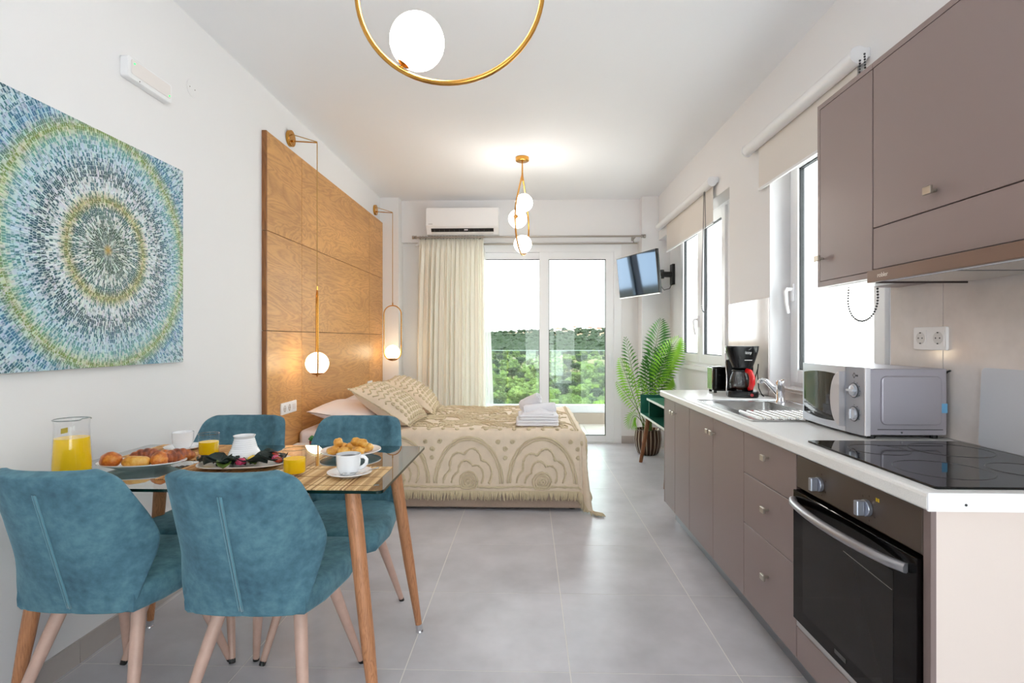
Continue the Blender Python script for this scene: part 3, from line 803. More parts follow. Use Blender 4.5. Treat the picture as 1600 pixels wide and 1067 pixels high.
# sockets on the splashback
M_sock = mat('socket_white', (236, 232, 232), .25)
def socket(par, x, y, z, nx):
    """round recessed schuko outlet whose face looks along nx*X"""
    g = G()
    ring = [(y + .0215 * cos(2 * pi * i / 28), z + .0215 * sin(2 * pi * i / 28)) for i in range(28)]
    g.prism(ring, x, x + nx * .0008, 'x')
    o_ = build('outlet', g, mat('socket_inner', (206, 200, 198), .35), par)
    for q in (-.0095, .0095): build('hole', G().tube([(x + nx * .0008, y + q, z), (x + nx * .0012, y + q, z)], .0028, 8), M_blackm, o_)
    for q in (-.019, .019): build('contact', G().box(min(x, x + nx * .002), max(x, x + nx * .002), y - .003, y + .003, z + q - .002, z + q + .002), M_blackm, o_)
t = thing('double_socket', 'white double wall socket above the microwave', 'socket', (XR - .008, 1.957, 1.15))
build('plate', G().prism(rrect(1.879, 2.036, 1.152, 1.234, .008, 4), XR - .018, XR - .008, 'x'), M_sock, t, bevel=.002)
for yy in (1.915, 1.998):
    build('insert', G().box(XR - .0195, XR - .018, yy - .0275, yy + .0275, 1.166, 1.222), M_sock, t)
    socket(t, XR - .0195, yy, 1.194, -1)
# glass chopping board leaning on the wall
t = thing('chopping_board', 'frosted glass chopping board leaning against the splashback by the hob', 'chopping board', (1.40, 1.58, CT + .006))
Mb = Matrix.Translation((1.409, 1.575, CT + .0064)) @ Matrix.Rotation(R(2.5), 4, 'Y')
build('board', G().prism(rrect(-.165, .165, 0, .245, .016, 5), 0, .005, 'x').xf(Mb), mat('frosted_glass', (202, 202, 208), .3), t, bevel=.001)

# microwave
M_mw = mat('microwave_silver', (182, 178, 188), .36, .55)
M_mwf = mat('microwave_front_silver', (196, 200, 210), .35, .55)
M_mwb = mat('microwave_grey_panel', (160, 163, 172), .42, .3)
ly = 0
t = thing('microwave', 'silver microwave oven with round knobs beside the hob', 'microwave', (1.27, 2.08, CT))
Z0, Z1 = CT + .014, CT + .24
build('body', G().box(1.158, 1.416, 1.874, 2.282, Z0, Z1), M_mw, t, bevel=.004)
g = G().prism(rrect(1.195, 1.395, Z0 + .035, Z1 - .025, .018, 5), 1.8665, 1.875, 'y'); build('side_pressing', g, M_mw, t, bevel=.006, bseg=3)
build('seam_line', G().box(1.185, 1.402, 1.8732, 1.8742, Z0 + .018, Z0 + .0205), mat('seam_dark', (70, 68, 72), .5), t)
build('screw', G().tube([(1.265, 1.874, Z0 + .009), (1.265, 1.8725, Z0 + .009)], .0035, 10), M_chrome, t)
build('blue_tape', G().box(1.374, 1.4165, 1.8728, 1.874, Z0 + .076, Z0 + .108), mat('blue_tape', (116, 178, 220), .5), t)
def bulge(y): return .012 * (1 - ((y - 2.077) / .205) ** 2)
def front_piece(y0, y1, z0, z1, xin=1.158, off=0., n=10):
    g = G()
    pl = [(1.141 - bulge(y0 + (y1 - y0) * i / n) - off, y0 + (y1 - y0) * i / n) for i in range(n + 1)] + [(xin, y1), (xin, y0)]
    return g.prism(pl, z0, z1, 'z')
build('front_edge', G().box(1.141, 1.159, 1.868, 1.876, Z0 - .003, Z1 + .003), mat('microwave_trim', (222, 219, 224), .35, .2), t, bevel=.002)
cp = build('control_panel', front_piece(1.876, 1.968, Z0 - .003, Z1 + .003), M_mwb, t, smooth=30)
dr = build('door', front_piece(1.97, 2.286, Z0 - .003, Z1 + .003), M_mwf, t, smooth=30)
g = G(); n = 14; top = []; bot = []
for i in range(n + 1):
    y = 1.985 + (2.272 - 1.985) * i / n; u = (y - 2.12) / .155
    top.append((y, Z1 - .034 + .012 * (1 - u * u))); bot.append((y, Z0 + .032 - .010 * (1 - u * u)))
def wx(y): return 1.141 - bulge(y) - .0012
for i in range(n):
    b = len(g.v); g.v += [(wx(top[i][0]), *bot[i]), (wx(top[i + 1][0]), *bot[i + 1]), (wx(top[i + 1][0]), *top[i + 1]), (wx(top[i][0]), *top[i])]; g.face((b, b + 1, b + 2, b + 3))
build('window', g, mat('microwave_black_glass', (16, 17, 20), .04, spec=.5), dr, weld=True)
g = G(); zc = (Z0 + Z1) / 2; hh = .098; n = 14
pl = [(1.972, zc - hh)] + [(1.972 + .062 * cos(pi / 2 * (2 * i / n - 1)), zc + hh * sin(pi / 2 * (2 * i / n - 1))) for i in range(n + 1)] + [(1.972, zc + hh)]
g.prism([(a, b) for a, b in pl], 1.112, 1.132, 'x'); build('handle', g, mat('microwave_handle', (186, 182, 186), .4, .3), dr, bevel=.004)
for zz, rr_ in ((zc + .035, .0235), (zc - .047, .0235)):
    xk = 1.141 - bulge(1.922)
    k_ = build('knob', G().lathe([(rr_, 0), (rr_, .004), (.019, .004), (.018, .010), (.012, .013), (.001, .014)], 24).xf(Matrix.Translation((xk, 1.922, zz)) @ Matrix.Rotation(R(-90), 4, 'Y')), M_mwf, cp, smooth=35)
    build('grip', G().box(xk - .018, xk - .004, 1.9185 if zz < zc else 1.901, 1.9255 if zz < zc else 1.943, zz - (.017 if zz < zc else .0035), zz + (.017 if zz < zc else .0035)), M_mwf, k_, bevel=.002)
    build('knob_ring', G().tube([(xk - .002, 1.922 + .025 * cos(2 * pi * i / 28), zz + .025 * sin(2 * pi * i / 28)) for i in range(28)], .0016, 5, closed=True), mat('dark_ring', (70, 72, 78), .5), cp)
M_prt = mat('panel_print', (64, 66, 72), .6); xk = 1.141 - bulge(1.92) - .0006
g = G()
dm = [(1.922, zc + .096), (1.914, zc + .087), (1.922, zc + .078), (1.930, zc + .087)]
for (a, b), (c_, d_) in zip(dm, dm[1:] + dm[:1]): g.tube([(xk, a, b), (xk, c_, d_)], .0012, 4)
for q in (1.9045, 1.9095, 1.9345, 1.9395): g.box(xk - .0005, xk + .001, q - .002, q + .002, zc + .084, zc + .090)
for i in range(9):
    for zz in (zc + .035, zc - .047):
        a = R(-30 + 30 * i); g.box(xk - .0003, xk + .001, 1.922 + .032 * cos(a) - .0017, 1.922 + .032 * cos(a) + .0017, zz + .031 * sin(a) - .001, zz + .031 * sin(a) + .001)
build('emblem', g, M_prt, cp)
for xx in (1.18, 1.39):
    for yy in (1.9, 2.25): build('foot', G().tube([(xx, yy, CT), (xx, yy, Z0)], .012, 10), M_blackm, t)
build('plug_cord', G().tube([(1.416, 1.90, Z1 - .03), (1.424, 1.893, Z1 - .02), (1.426, 1.885, Z1 - .01), (1.424, 1.87, Z1 - .006)], .003, 6), M_blackm, t)

# coffee maker
t = thing('coffee_maker', 'black filter coffee maker with glass jug and red handle', 'coffee maker', (1.275, 3.28, CT), R(-16))
def lbox(*a): return G().box(*a)
build('base', G().prism(rrect(-.085, .085, -.12, .10, .04, 6), 0, .038, 'z'), M_black, t, local=True, bevel=.006, smooth=40)
build('column', G().prism(rrect(-.085, .07, .02, .10, .02, 4), .036, .215, 'z'), M_black, t, local=True, bevel=.004, smooth=40)
def head(u, v):
    z = .175 + .12 * v; w_ = .055 + .034 * min(1, v * 1.15) ** .8; y0 = -.095 - .01 * v
    r = rrect(-w_, w_, y0, .10, min(.045, w_ * .7), 6); return (*r[int(u * 28 + .5) % 28], z)
g = G().grid(head, 28, 10, wrap=True); g.face(range(len(g.v) - 28, len(g.v))); g.face(reversed(range(28)))
hd = build('brew_head', g, M_black, t, local=True, smooth=40)
build('lid_rim', G().prism(rrect(-.09, .09, -.107, .102, .045, 6), .292, .30, 'z'), M_black, t, local=True, bevel=.002, smooth=40)
build('edge_highlight', G().tube([(-.087, .03, .298), (-.0885, .02, .2), (-.082, .0, .12), (-.086, -.03, .04), (-.087, -.04, .003)], .0035, 6), M_chrome, t, local=True, smooth=True)  # bright strip modelled in place of the highlight along the casing's left edge
Mt = frame_m((.028, -.1045, .262), (1, 0, 0), (0, 0, 1))
build('lettering', G().add(text_mesh('izzy', .024), Mt), mat('white_print', (226, 226, 226), .5), hd, local=True)
g = G()
for i in range(7): g.box(.008 + i * .006, .012 + i * .006, -.103, -.1015, .216, .221)
for i in range(3): g.box(.03 + i * .005, .033 + i * .005, -.107, -.1055, .278 + i * .004, .280 + i * .004)
build('fine_print', g, MATS['white_print'], hd, local=True)
jug = build('carafe', G().lathe([(.048, .042), (.058, .055), (.061, .085), (.055, .12), (.044, .142), (.046, .15), (.0445, .15), (.0425, .142), (.053, .12), (.059, .085), (.056, .056), (.046, .044)], 28, (-.012, -.045, 0)), M_clear, t, local=True, smooth=True)
build('lid', G().lathe([(.001, .168), (.03, .166), (.047, .158), (.048, .150)], 24, (-.012, -.045, 0)), M_black, jug, local=True, smooth=True)
build('band', G().lathe([(.0592, .058), (.0602, .064), (.0602, .072), (.0592, .078)], 28, (-.012, -.045, 0)), M_clear, jug, local=True)
build('coffee', G().lathe([(.044, .0445), (.054, .056), (.0565, .066), (.001, .066)], 24, (-.012, -.045, 0)), M_coffee, jug, local=True)
build('handle', G().tube([(.018, -.088, .158), (.036, -.108, .15), (.046, -.118, .12), (.046, -.118, .085), (.040, -.108, .058), (.030, -.094, .05)], [.011, .013, .014, .014, .012, .009], 10, flat=1.3), mat('red_plastic', (212, 16, 22), .25, coat=.3), jug, local=True, smooth=True)
build('switch', G().tube([(.045, -.118, .018), (.045, -.124, .018)], .009, 14), mat('switch_red', (150, 30, 34), .3), t, local=True)
build('cord', G().tube([(.07, .07, .06), (.092, .05, .15), (.096, .03, .19), (.090, .02, .14), (.095, .0, .05), (.11, -.02, .012), (.115, -.06, .008)], .0035, 6), M_blackm, t, local=True, smooth=True)
# toaster
t = thing('toaster', 'black and chrome toaster at the far end of the worktop', 'toaster', (1.235, 3.50, CT), R(-3))
build('body', G().prism(rrect(-.065, .085, -.05, .085, .02, 5), .012, .165, 'z'), M_black, t, local=True, bevel=.012, bseg=3, smooth=40)
build('chrome_side', G().prism(rrect(-.0695, -.064, -.035, .072, .002, 2), .02, .16, 'z'), M_chrome, t, local=True, bevel=.002)
for q in (-.022, .03): build('slot', G().box(q - .012, q + .012, -.03, .066, .1645, .1662), mat('slot_steel', (60, 60, 62), .3, .8), t, local=True)
build('lever', G().box(-.01, .02, -.06, -.05, .10, .112), M_black, t, local=True, bevel=.002)
for q in (-.05, .055):
    for r_ in (-.035, .07): build('foot', G().tube([(q, r_, 0), (q, r_, .014)], .010, 8), M_blackm, t, local=True)

# ================================================================ DINING TABLE
TX0, TX1, TY0, TY1, TZ = -1.585, -.425, 1.555, 2.213, .75
t = thing('dining_table', 'glass-topped dining table on tapered wooden legs', 'table', ((TX0 + TX1) / 2, (TY0 + TY1) / 2, 0))
g = G(); pl = rrect(TX0, TX1, TY0, TY1, .018, 4); n = len(pl); b = 0
g.v += [(x, y, TZ - .009) for x, y in pl] + [(x, y, TZ) for x, y in pl]
g.face(reversed(range(n))); g.face(range(n, 2 * n)); g.cur = 1
for i in range(n): j = (i + 1) % n; g.face((i, j, n + j, n + i))
build('glass_top', g, [M_tglass, M_tedge], t)
for sx, sy in ((1, -1), (1, 1), (-1, -1), (-1, 1)):
    cx, cy = (TX0 + TX1) / 2, (TY0 + TY1) / 2
    top = Vector((cx + sx * (.58 - .115), cy + sy * .245, TZ - .022)); ft = Vector((cx + sx * (.58 - .018), cy + sy * .305, 0))
    d = ft - top
    lg = build('leg', G().tube([top, top + d * .1, top + d * .6, top + d * .965], [.023, .0245, .021, .0125], 18), M_tleg, t, smooth=40)
    build('glide', G().tube([top + d * .955, ft - d * .012], .0135, 14).lathe([(.0165, 0), (.0165, .004), (.012, .010)], 18, tuple(ft)), M_chrome, lg, smooth=40)
    build('mount_disc', G().lathe([(.034, 0), (.034, .004), (.028, .012), (.026, .013)], 24, (top.x, top.y, TZ - .0225)), M_clear, lg, smooth=40)
build('under_frame', G().tube([(TX1 - .115, TY0 + .09, TZ - .03), (TX1 - .115, TY1 - .09, TZ - .03)], .006, 8), M_tglass, t)

# ---------------------------------------------------------------- chairs
def make_chair():
    t = thing('dining_chair', '', 'chair')
    zb, zw, zt = .402, .615, .825
    def hw(z):
        if z <= zw: w_ = .19 + (.305 - .19) * (z - zb) / (zw - zb)
        else: w_ = .305 + (.214 - .305) * (z - zw) / (zt - zw)
        rad = .035
        if z > zt - rad: q = (z - (zt - rad)) / rad; w_ -= rad * (1 - sqrt(max(0, 1 - q * q))) * 1.0
        if z < zb + .045: q = ((zb + .045) - z) / .045; w_ -= .045 * (1 - sqrt(max(0, 1 - q * q)))
        # soften the widest corner
        w_ -= .012 * math.exp(-((z - zw) / .03) ** 2)
        return w_
    def plan(a):
        s_ = 1 if a >= 0 else -1; a = abs(a); x = y = 0; st = .004; p = 0
        while p < a:
            q = min(st, a - p); ang = R(62) * min(1, max(0, (p - .03) / .20)); x += q * cos(ang); y += q * sin(ang); p += q
        return s_ * x, y
    zs = [zb, zb + .003, zb + .009, zb + .02, zb + .035, zb + .05, .48, .52, .56, .595, .615, .635, .67, .71, .75, .775, zt - .035, zt - .022, zt - .011, zt - .004, zt]
    us = [-1, -.97, -.9, -.8, -.68, -.56, -.44, -.3, -.15, -.03, 0, .03, .15, .3, .44, .56, .68, .8, .9, .97, 1]
    def pt(u, z):
        x, y = plan(u * hw(z)); lean = (z - zb) / (zt - zb)
        crease = -.004 * math.exp(-(u / .035) ** 2) * (1 if z < .78 else 0)
        # the wings come forward strongest at arm height
        return (x, -.205 - .13 * lean + y * (.35 + .5 * min(1, max(0, (z - .41) / .16))) - crease, z)
    g = G(); nu = len(us)
    outer = [[pt(u, z) for u in us] for z in zs]
    th = .042
    for row in outer:
        for p in row: g.v.append(p)
    base = len(g.v)
    for i, z in enumerate(zs):
        for j, u in enumerate(us):
            a = Vector(outer[i][min(j + 1, nu - 1)]) - Vector(outer[i][max(j - 1, 0)]); c_ = Vector(outer[min(i + 1, len(zs) - 1)][j]) - Vector(outer[max(i - 1, 0)][j])
            n_ = c_.cross(a).normalized()
            if n_.y < 0: n_ = -n_
            e = min(1, max(.45, min(1 - abs(u), .5) / .1)); ez = 1.0
            g.v.append(tuple(Vector(outer[i][j]) + n_ * th * e * ez))
    nz = len(zs)
    for i in range(nz - 1):
        for j in range(nu - 1):
            a, b2, c_, d = i * nu + j, i * nu + j + 1, (i + 1) * nu + j + 1, (i + 1) * nu + j
            g.face((a, b2, c_, d)); g.face((base + a, base + d, base + c_, base + b2))
    for i in range(nz - 1):
        for j in (0, nu - 1):
            a, d = i * nu + j, (i + 1) * nu + j; g.face((a, d, base + d, base + a))
    for j in range(nu - 1):
        for i in (0, nz - 1):
            a, b2 = i * nu + j, i * nu + j + 1; g.face((a, b2, base + b2, base + a))
    bk = build('backrest', g, M_velvet, t, smooth=True, local=True, sub=1)
    path = [Vector(pt(0, zb + .02 + (.775 - zb - .02) * i / 16)) + Vector((.004, -.0028, 0)) for i in range(17)]
    build('seam', G().tube(path, .0038, 6).tube([p + Vector((-.009, .001, 0)) for p in path], .0022, 6), mat('teal_seam_highlight', (92, 138, 152), .7, sheen=.4), bk, local=True, smooth=True)  # seam teal kept lighter than the velvet to paint in its highlight
    pl = []
    for x, y in ((-.175, -.19), (-.205, -.10), (-.225, .06), (-.212, .215), (-.18, .245), (.18, .245), (.212, .215), (.225, .06), (.205, -.10), (.175, -.19)): pl.append((x, y))
    def seat(u, v):
        # u around, v through the height profile
        k_ = u * len(pl); i = int(k_) % len(pl); f = k_ - int(k_); a, b2 = pl[i], pl[(i + 1) % len(pl)]
        x, y = a[0] + (b2[0] - a[0]) * f, a[1] + (b2[1] - a[1]) * f
        pr = [(.90, .400), (.97, .402), (1.0, .414), (1.005, .435), (1.0, .455), (.97, .470), (.88, .478), (.5, .482)]
        s_, z = pr[int(round(v * 7))]; return (x * s_, .02 + (y - .02) * s_, z)
    g = G().grid(seat, 40, 7, wrap=True); g.face(range(len(g.v) - 40, len(g.v))); g.face(reversed(range(40)))
    build('seat', g, M_velvet, t, smooth=60, local=True, sub=0)
    for sx in (-1, 1):
        for sy in (-1, 1):
            a = Vector((sx * .115, .02 + sy * .105, .405)); f = Vector((sx * .198, .01 + sy * .252, .0)); d = f - a
            lg = build('leg', G().tube([a, a + d * .3, a + d * .97], [.0205, .019, .0115], 14), M_leg, t, smooth=40, local=True)
            build('foot_tip', G().tube([a + d * .965, f], [.0118, .011], 12), M_blackm, lg, local=True)
    return t
ch = make_chair()
chair_spots = [((-.812, 1.712, 0), R(0), 'teal velvet chair with its back panel seam beside the dark salad plate'),
               ((-1.307, 1.712, 0), R(-1), 'teal velvet chair tucked in before the juice jug'),
               ((-.775, 2.205, 0), R(180), 'teal velvet chair between the table and the bed'),
               ((-1.30, 2.205, 0), R(183), 'teal velvet chair across the table, close to the light switches')]
for i, (lc, rz, lb) in enumerate(chair_spots):
    o = ch if i == 0 else copy_tree(ch)
    o.location = lc; o.rotation_euler = (0, 0, rz); tag(o, lb, 'chair', 'dining chairs')

# ---------------------------------------------------------------- on the table
TT = TZ
def bamboo(name, a, b_, c_):
    m = bpy.data.materials.new(name); m.use_nodes = True; k = NT(m); b = k.t.nodes['Principled BSDF']
    tcn = k.n('ShaderNodeTexCoord'); sx = k.n('ShaderNodeSeparateXYZ'); k.l(tcn.outputs['Object'], sx.inputs[0])
    wn = k.n('ShaderNodeTexWhiteNoise', noise_dimensions='1D'); k.l(k.math('FLOOR', k.math('DIVIDE', sx.outputs['X'], .0061)), wn.inputs['W'])
    f = k.math('ADD', k.math('MULTIPLY', wn.outputs['Value'], .7), k.math('MULTIPLY', k.noise(40, 3, k.obj((1, .2, 1))), .3))
    k.l(k.ramp(f, [(.1, lin(a)), (.5, lin(b_)), (.9, lin(c_))]), b.inputs['Base Color']); b.inputs['Roughness'].default_value = .6; return m
M_bamA = bamboo('bamboo_light', (150, 104, 58), (214, 176, 122), (240, 214, 168)); M_bamB = bamboo('bamboo_dark', (150, 100, 54), (196, 146, 92), (216, 172, 118))
def placemat(x0, x1, y0, y1, m, label, z=TT, rz=0):
    t = thing('placemat', label, 'placemat', ((x0 + x1) / 2, (y0 + y1) / 2, z), rz, 'bamboo placemats')
    n = int((x1 - x0) / .0061); g = G(); wd = (x1 - x0) / n
    for i in range(n):
        a = -(x1 - x0) / 2 + i * wd; c_ = a + wd / 2; dy = rng.uniform(-.001, .001)
        h = (y1 - y0) / 2
        g.prism([(a + .0003, 0), (a + wd - .0003, 0), (a + wd - .0006, .0018), (c_, .0028), (a + .0006, .0018)], -h + dy, h + dy, 'y')
    tag(build('sticks', g, m, t, local=True, fixn=False), None, None, None, 'stuff')
    for q in (-.35, 0, .35): build('thread', G().box(-(x1 - x0) / 2, (x1 - x0) / 2, q * (y1 - y0) - .0008, q * (y1 - y0) + .0008, .0022, .0032), mat('thread_brown', (150, 112, 70), .8), t, local=True)
    return t
placemat(-.853, -.468, 1.558, 1.845, M_bamA, 'bamboo placemat under the coffee cup and the front juice glass')
placemat(-1.175, -.86, 1.66, 1.90, M_bamB, 'darker bamboo placemat under the salad plate')
placemat(-1.52, -1.13, 1.925, 2.205, M_bamB, 'bamboo placemat by the wall under the white cup')

M_rim = glass('glass_rim', (205, 214, 214), 2.4)
def cyl_glass(name, label, x, y, z, r, h, fill, grp=None):
    t = thing(name, label, 'glass', (x, y, z), 0, grp)
    build('tumbler', G().lathe([(.001, 0), (r * .9, 0), (r * .97, .004), (r, h), (r - .0016, h), (r * .93, .014), (r * .88, .010), (.001, .010)], 32), M_clear, t, local=True, smooth=50)
    build('rim', G().tube([((r - .0008) * cos(2 * pi * i / 36), (r - .0008) * sin(2 * pi * i / 36), h) for i in range(36)], .0012, 6, closed=True), M_rim, t, local=True, smooth=True)
    build('juice', G().lathe([(.001, .0105), (r * .87, .0105), (r * .925, .0145), (r * .93 + .0, fill), (.001, fill)], 32), M_juice, t, local=True, smooth=50)
    return t
MZ = TT + .0029
cyl_glass('juice_glass', 'short glass of orange juice beside the coffee cup', -.752, 1.715, MZ, .036, .085, .055, 'juice glasses')
cyl_glass('juice_glass', 'short glass of orange juice beside the white cup by the wall', -1.195, 1.985, MZ, .036, .085, .055, 'juice glasses')
# juice jug
t = thing('juice_jug', 'glass jug half filled with orange juice on the table corner by the wall', 'jug', (-1.443, 1.665, TT))
ro = [(.001, 0), (.057, 0), (.061, .006), (.0605, .05), (.056, .12), (.053, .165), (.0545, .18), (.0575, .186), (.0575, .189), (.0555, .188), (.0525, .18), (.051, .165), (.054, .12), (.0585, .05), (.0585, .012), (.001, .008)]
ro = [(a * .86, b) for a, b in ro]
jb = build('jug_body', G().lathe(ro, 40), M_clear, t, local=True, smooth=50)
build('rim_ring', G().tube([(.0492 * cos(2 * pi * i / 40), .0492 * sin(2 * pi * i / 40), .1875 + (.004 if cos(2 * pi * i / 40) > .9 else 0)) for i in range(40)], .0018, 6, closed=True), M_rim, jb, local=True, smooth=True)
build('juice', G().lathe([(.001, .0085), (.0498, .0125), (.05, .05), (.0462, .12), (.0458, .13), (.001, .13)], 40), M_juice, t, local=True, smooth=50)
g = G().grid(lambda u, v: ((.0451 - .0005 * v) * cos(R(-74) + .42 * (u - .5)), (.0451 - .0005 * v) * sin(R(-74) + .42 * (u - .5)), .148 + .016 * v + .004 * u), 6, 2)
build('sticker', g, mat('gold_sticker', (176, 152, 30), .4), jb, local=True)

# crockery
def plate(name, label, x, y, z, rx, ry, h, m, rz=0, sq=2.0, cat='plate', grp=None):
    t = thing(name, label, cat, (x, y, z), rz, grp)
    pf = [(.001, .0), (.55, .0), (.60, .003), (.66, .005), (1.0, h), (1.0, h + .003), (.97, h + .003), (.66, .010), (.55, .0065), (.001, .006)]
    g = G(); seg = 48; b = 0
    for r, zz in pf:
        for j in range(seg):
            a = 2 * pi * j / seg; cx, sy = cos(a), sin(a); q = (abs(cx) ** sq + abs(sy) ** sq) ** (-1 / sq)
            g.v.append((r * q * cx * rx, r * q * sy * ry, zz))
    for i in range(len(pf) - 1):
        for j in range(seg): j2 = (j + 1) % seg; g.face((i * seg + j, i * seg + j2, (i + 1) * seg + j2, (i + 1) * seg + j))
    build('dish', g, m, t, local=True, smooth=50)
    return t
plate('pastry_plate', 'oval white plate of croissants and buns', -1.325, 1.815, TT, .138, .08, .02, M_ceram, R(12))
plate('salad_plate', 'squarish cream plate with dark salad and a white jar', -.975, 1.83, MZ, .145, .10, .016, M_stone, R(10), 3.0)
plate('biscuit_plate', 'round white plate of biscuits near the table corner', -.677, 2.04, TT, .112, .112, .018, M_ceram)
# pastries
def pastry_mat(name, a, b_, c_):
    m = bpy.data.materials.new(name); m.use_nodes = True; k = NT(m); b = k.t.nodes['Principled BSDF']
    f = k.noise(28, 4, k.obj(), .65); col = k.ramp(f, [(.35, lin(a)), (.5, lin(b_)), (.66, lin(c_))])
    k.l(col, b.inputs['Base Color']); b.inputs['Roughness'].default_value = .35; b.inputs['Coat Weight'].default_value = .25
    bn = k.n('ShaderNodeBump'); bn.inputs['Strength'].default_value = .4; bn.inputs['Distance'].default_value = .003; k.l(f, bn.inputs['Height']); k.l(bn.outputs[0], b.inputs['Normal'])
    return m
M_crust = pastry_mat('baked_crust', (140, 62, 14), (196, 104, 28), (222, 150, 62))
M_brown = pastry_mat('dark_crust', (96, 40, 14), (150, 70, 26), (190, 112, 50))
M_bisc = pastry_mat('biscuit_gold', (190, 122, 34), (222, 160, 62), (238, 190, 100))
def lump(name, label, cat, x, y, z, s, m, grp, seed, rz=0, amp=.12, tilt=0):
    g = G().sphere((0, 0, 0), 1, 20, 12)
    vv = []
    for p in g.v:
        p = Vector(p); n_ = 1 + amp * noise.noise(p * 1.7 + Vector((seed, seed * .3, 0))) + amp * .4 * noise.noise(p * 4.5 + Vector((0, seed, 0)))
        q = Vector((p.x * s[0], p.y * s[1], p.z * s[2])) * n_
        if q.z < -s[2] * .75: q.z = -s[2] * .75
        vv.append(tuple(q))
    g.v = vv
    o = build(name, g, m, None, smooth=True); o.location = (x, y, z + s[2] * .75); o.rotation_euler = (tilt, 0, rz)
    return tag(o, label, cat, grp)
def croissant(label, x, y, z, L, rad, bend, rz, m, grp):
    g = G(); n = 40; path = []; rr = []
    for i in range(n + 1):
        u = i / n * 2 - 1; a = u * bend
        path.append((L / 2 * sin(a) / sin(bend), L / 2 * (cos(a) - 1) / sin(bend), rad * (.75 + .1 * cos(u * 3))))
        env = (1 - abs(u) ** 2.2) ** .6 * .85 + .15
        rr.append(rad * env * (.86 + .14 * abs(cos(u * 9.5))))
    g.tube(path, rr, 14)
    o = build('croissant', g, m, None, smooth=True); o.location = (x, y, z); o.rotation_euler = (0, 0, rz)
    return tag(o, label, 'croissant', grp)
PZ = TT + .0085; gp_ = 'pastries on the oval plate'
lump('bread_bun', 'small golden bun at the juice jug end of the oval plate', 'bun', -1.405, 1.775, PZ + .006, (.034, .03, .026), M_crust, gp_, 1.1)
lump('folded_pastry', 'pale folded pastry in the middle of the oval plate', 'pastry', -1.325, 1.785, PZ, (.045, .026, .023), M_bisc, gp_, 5.2, R(8), .2)
lump('bread_bun', 'round golden bun among the croissants beside the folded pastry', 'bun', -1.262, 1.81, PZ, (.03, .028, .027), M_crust, gp_, 2.6)
croissant('dark glazed croissant behind the folded pastry', -1.34, 1.86, PZ, .10, .027, 1.0, R(20), M_brown, gp_)
croissant('long dark croissant lying towards the juice glass', -1.235, 1.86, PZ + .001, .11, .026, .7, R(60), M_brown, gp_)
croissant('small croissant tucked behind the round buns', -1.285, 1.875, PZ, .07, .022, .8, R(-10), M_crust, gp_)
gp_ = 'biscuits on the round plate'
BZ_ = TT + .008
for i, (x, y, dz, sx) in enumerate(((-.735, 2.015, 0, .03), (-.715, 2.06, .004, .028), (-.69, 2.0, 0, .026), (-.672, 2.05, .008, .03), (-.64, 2.01, 0, .027), (-.622, 2.05, .004, .03), (-.66, 2.085, 0, .026), (-.655, 2.035, .028, .022), (-.725, 2.035, .026, .021), (-.628, 2.025, .026, .022))):
    lump('biscuit', 'golden crinkled biscuit heaped on the round white plate', 'biscuit', x, y, BZ_ + dz, (sx, sx * .8, .017), M_bisc, gp_, i * 1.7, rng.uniform(0, 3), .22)
# salad
M_kale = mat('dark_leaf', (24, 40, 36), .5, var=(40, .5)); M_leaf2 = mat('salad_leaf', (86, 110, 36), .5, var=(50, .4))
def leaf(label, x, y, z, s, m, seed, rz):
    def fn(u, v):
        a = (u - .5) * 2; b2 = v; wd = sin(pi * min(1, b2 * .95 + .03)) ** .7
        ru = .16 * noise.noise(Vector((a * 3 + seed, b2 * 4, seed)))
        return (a * s * .5 * wd, (b2 - .5) * s * 1.3, s * (.12 + .3 * ru + .22 * (a * a) + .12 * sin(b2 * 7 + seed) * abs(a) + .15 * sin(pi * b2)))
    o = build('salad_leaf', G().grid(fn, 8, 10), m, None, smooth=True, solid=.0012); o.location = (x, y, z); o.rotation_euler = (0, 0, rz)
    return tag(o, label, 'leaf', 'leaves on the salad plate')
SZ = MZ + .0095
for i, (x, y, s_, rz) in enumerate(((-1.075, 1.79, .075, 1.2), (-1.03, 1.765, .08, 1.5), (-.99, 1.77, .07, 1.8), (-.93, 1.785, .08, 1.7), (-.885, 1.80, .08, 1.9), (-.86, 1.835, .06, .6), (-1.075, 1.83, .06, .3), (-.90, 1.87, .07, 2.2))):
    leaf('dark green ruffled salad leaf around the white jar', x, y, SZ, s_, M_kale, i * 2.3, rz)
for x, y, rz in ((-1.0, 1.745, .4), (-.94, 1.80, 1.0)): leaf('pale green salad leaf among the dark ones', x, y, SZ + .004, .045, M_leaf2, x * 9, rz)
M_tom = mat('tomato_red', (150, 46, 24), .2, var=(30, .3), coat=.3); M_onion = mat('pink_radish', (206, 60, 104), .3, var=(60, .4)); M_yel = mat('yellow_pepper', (216, 176, 60), .3)
for i, (nm, lb, x, y, s_, m) in enumerate((('tomato_slice', 'red brown tomato wedge left of the white jar', -1.06, 1.80, .02, M_tom), ('radish_slice', 'pink radish slice before the white jar', -.955, 1.765, .017, M_onion), ('pepper_piece', 'yellow pepper piece beside the radish slice', -.935, 1.80, .018, M_yel),
        ('tomato_slice', 'red tomato wedge at the biscuit side of the salad plate', -.885, 1.85, .02, M_tom), ('pepper_piece', 'yellow pepper piece behind the dark leaves', -.905, 1.835, .017, M_yel), ('radish_slice', 'bright pink radish slice behind the dark leaves', -.865, 1.82, .016, M_onion), ('tomato_slice', 'orange tomato wedge at the rim near the juice glass', -.845, 1.80, .015, M_tom))):
    lump(nm, lb, nm.split('_')[0], x, y, SZ + .012, (s_, s_ * .8, s_ * .7), m, 'vegetables on the salad plate', i * 3.1, i, .25)
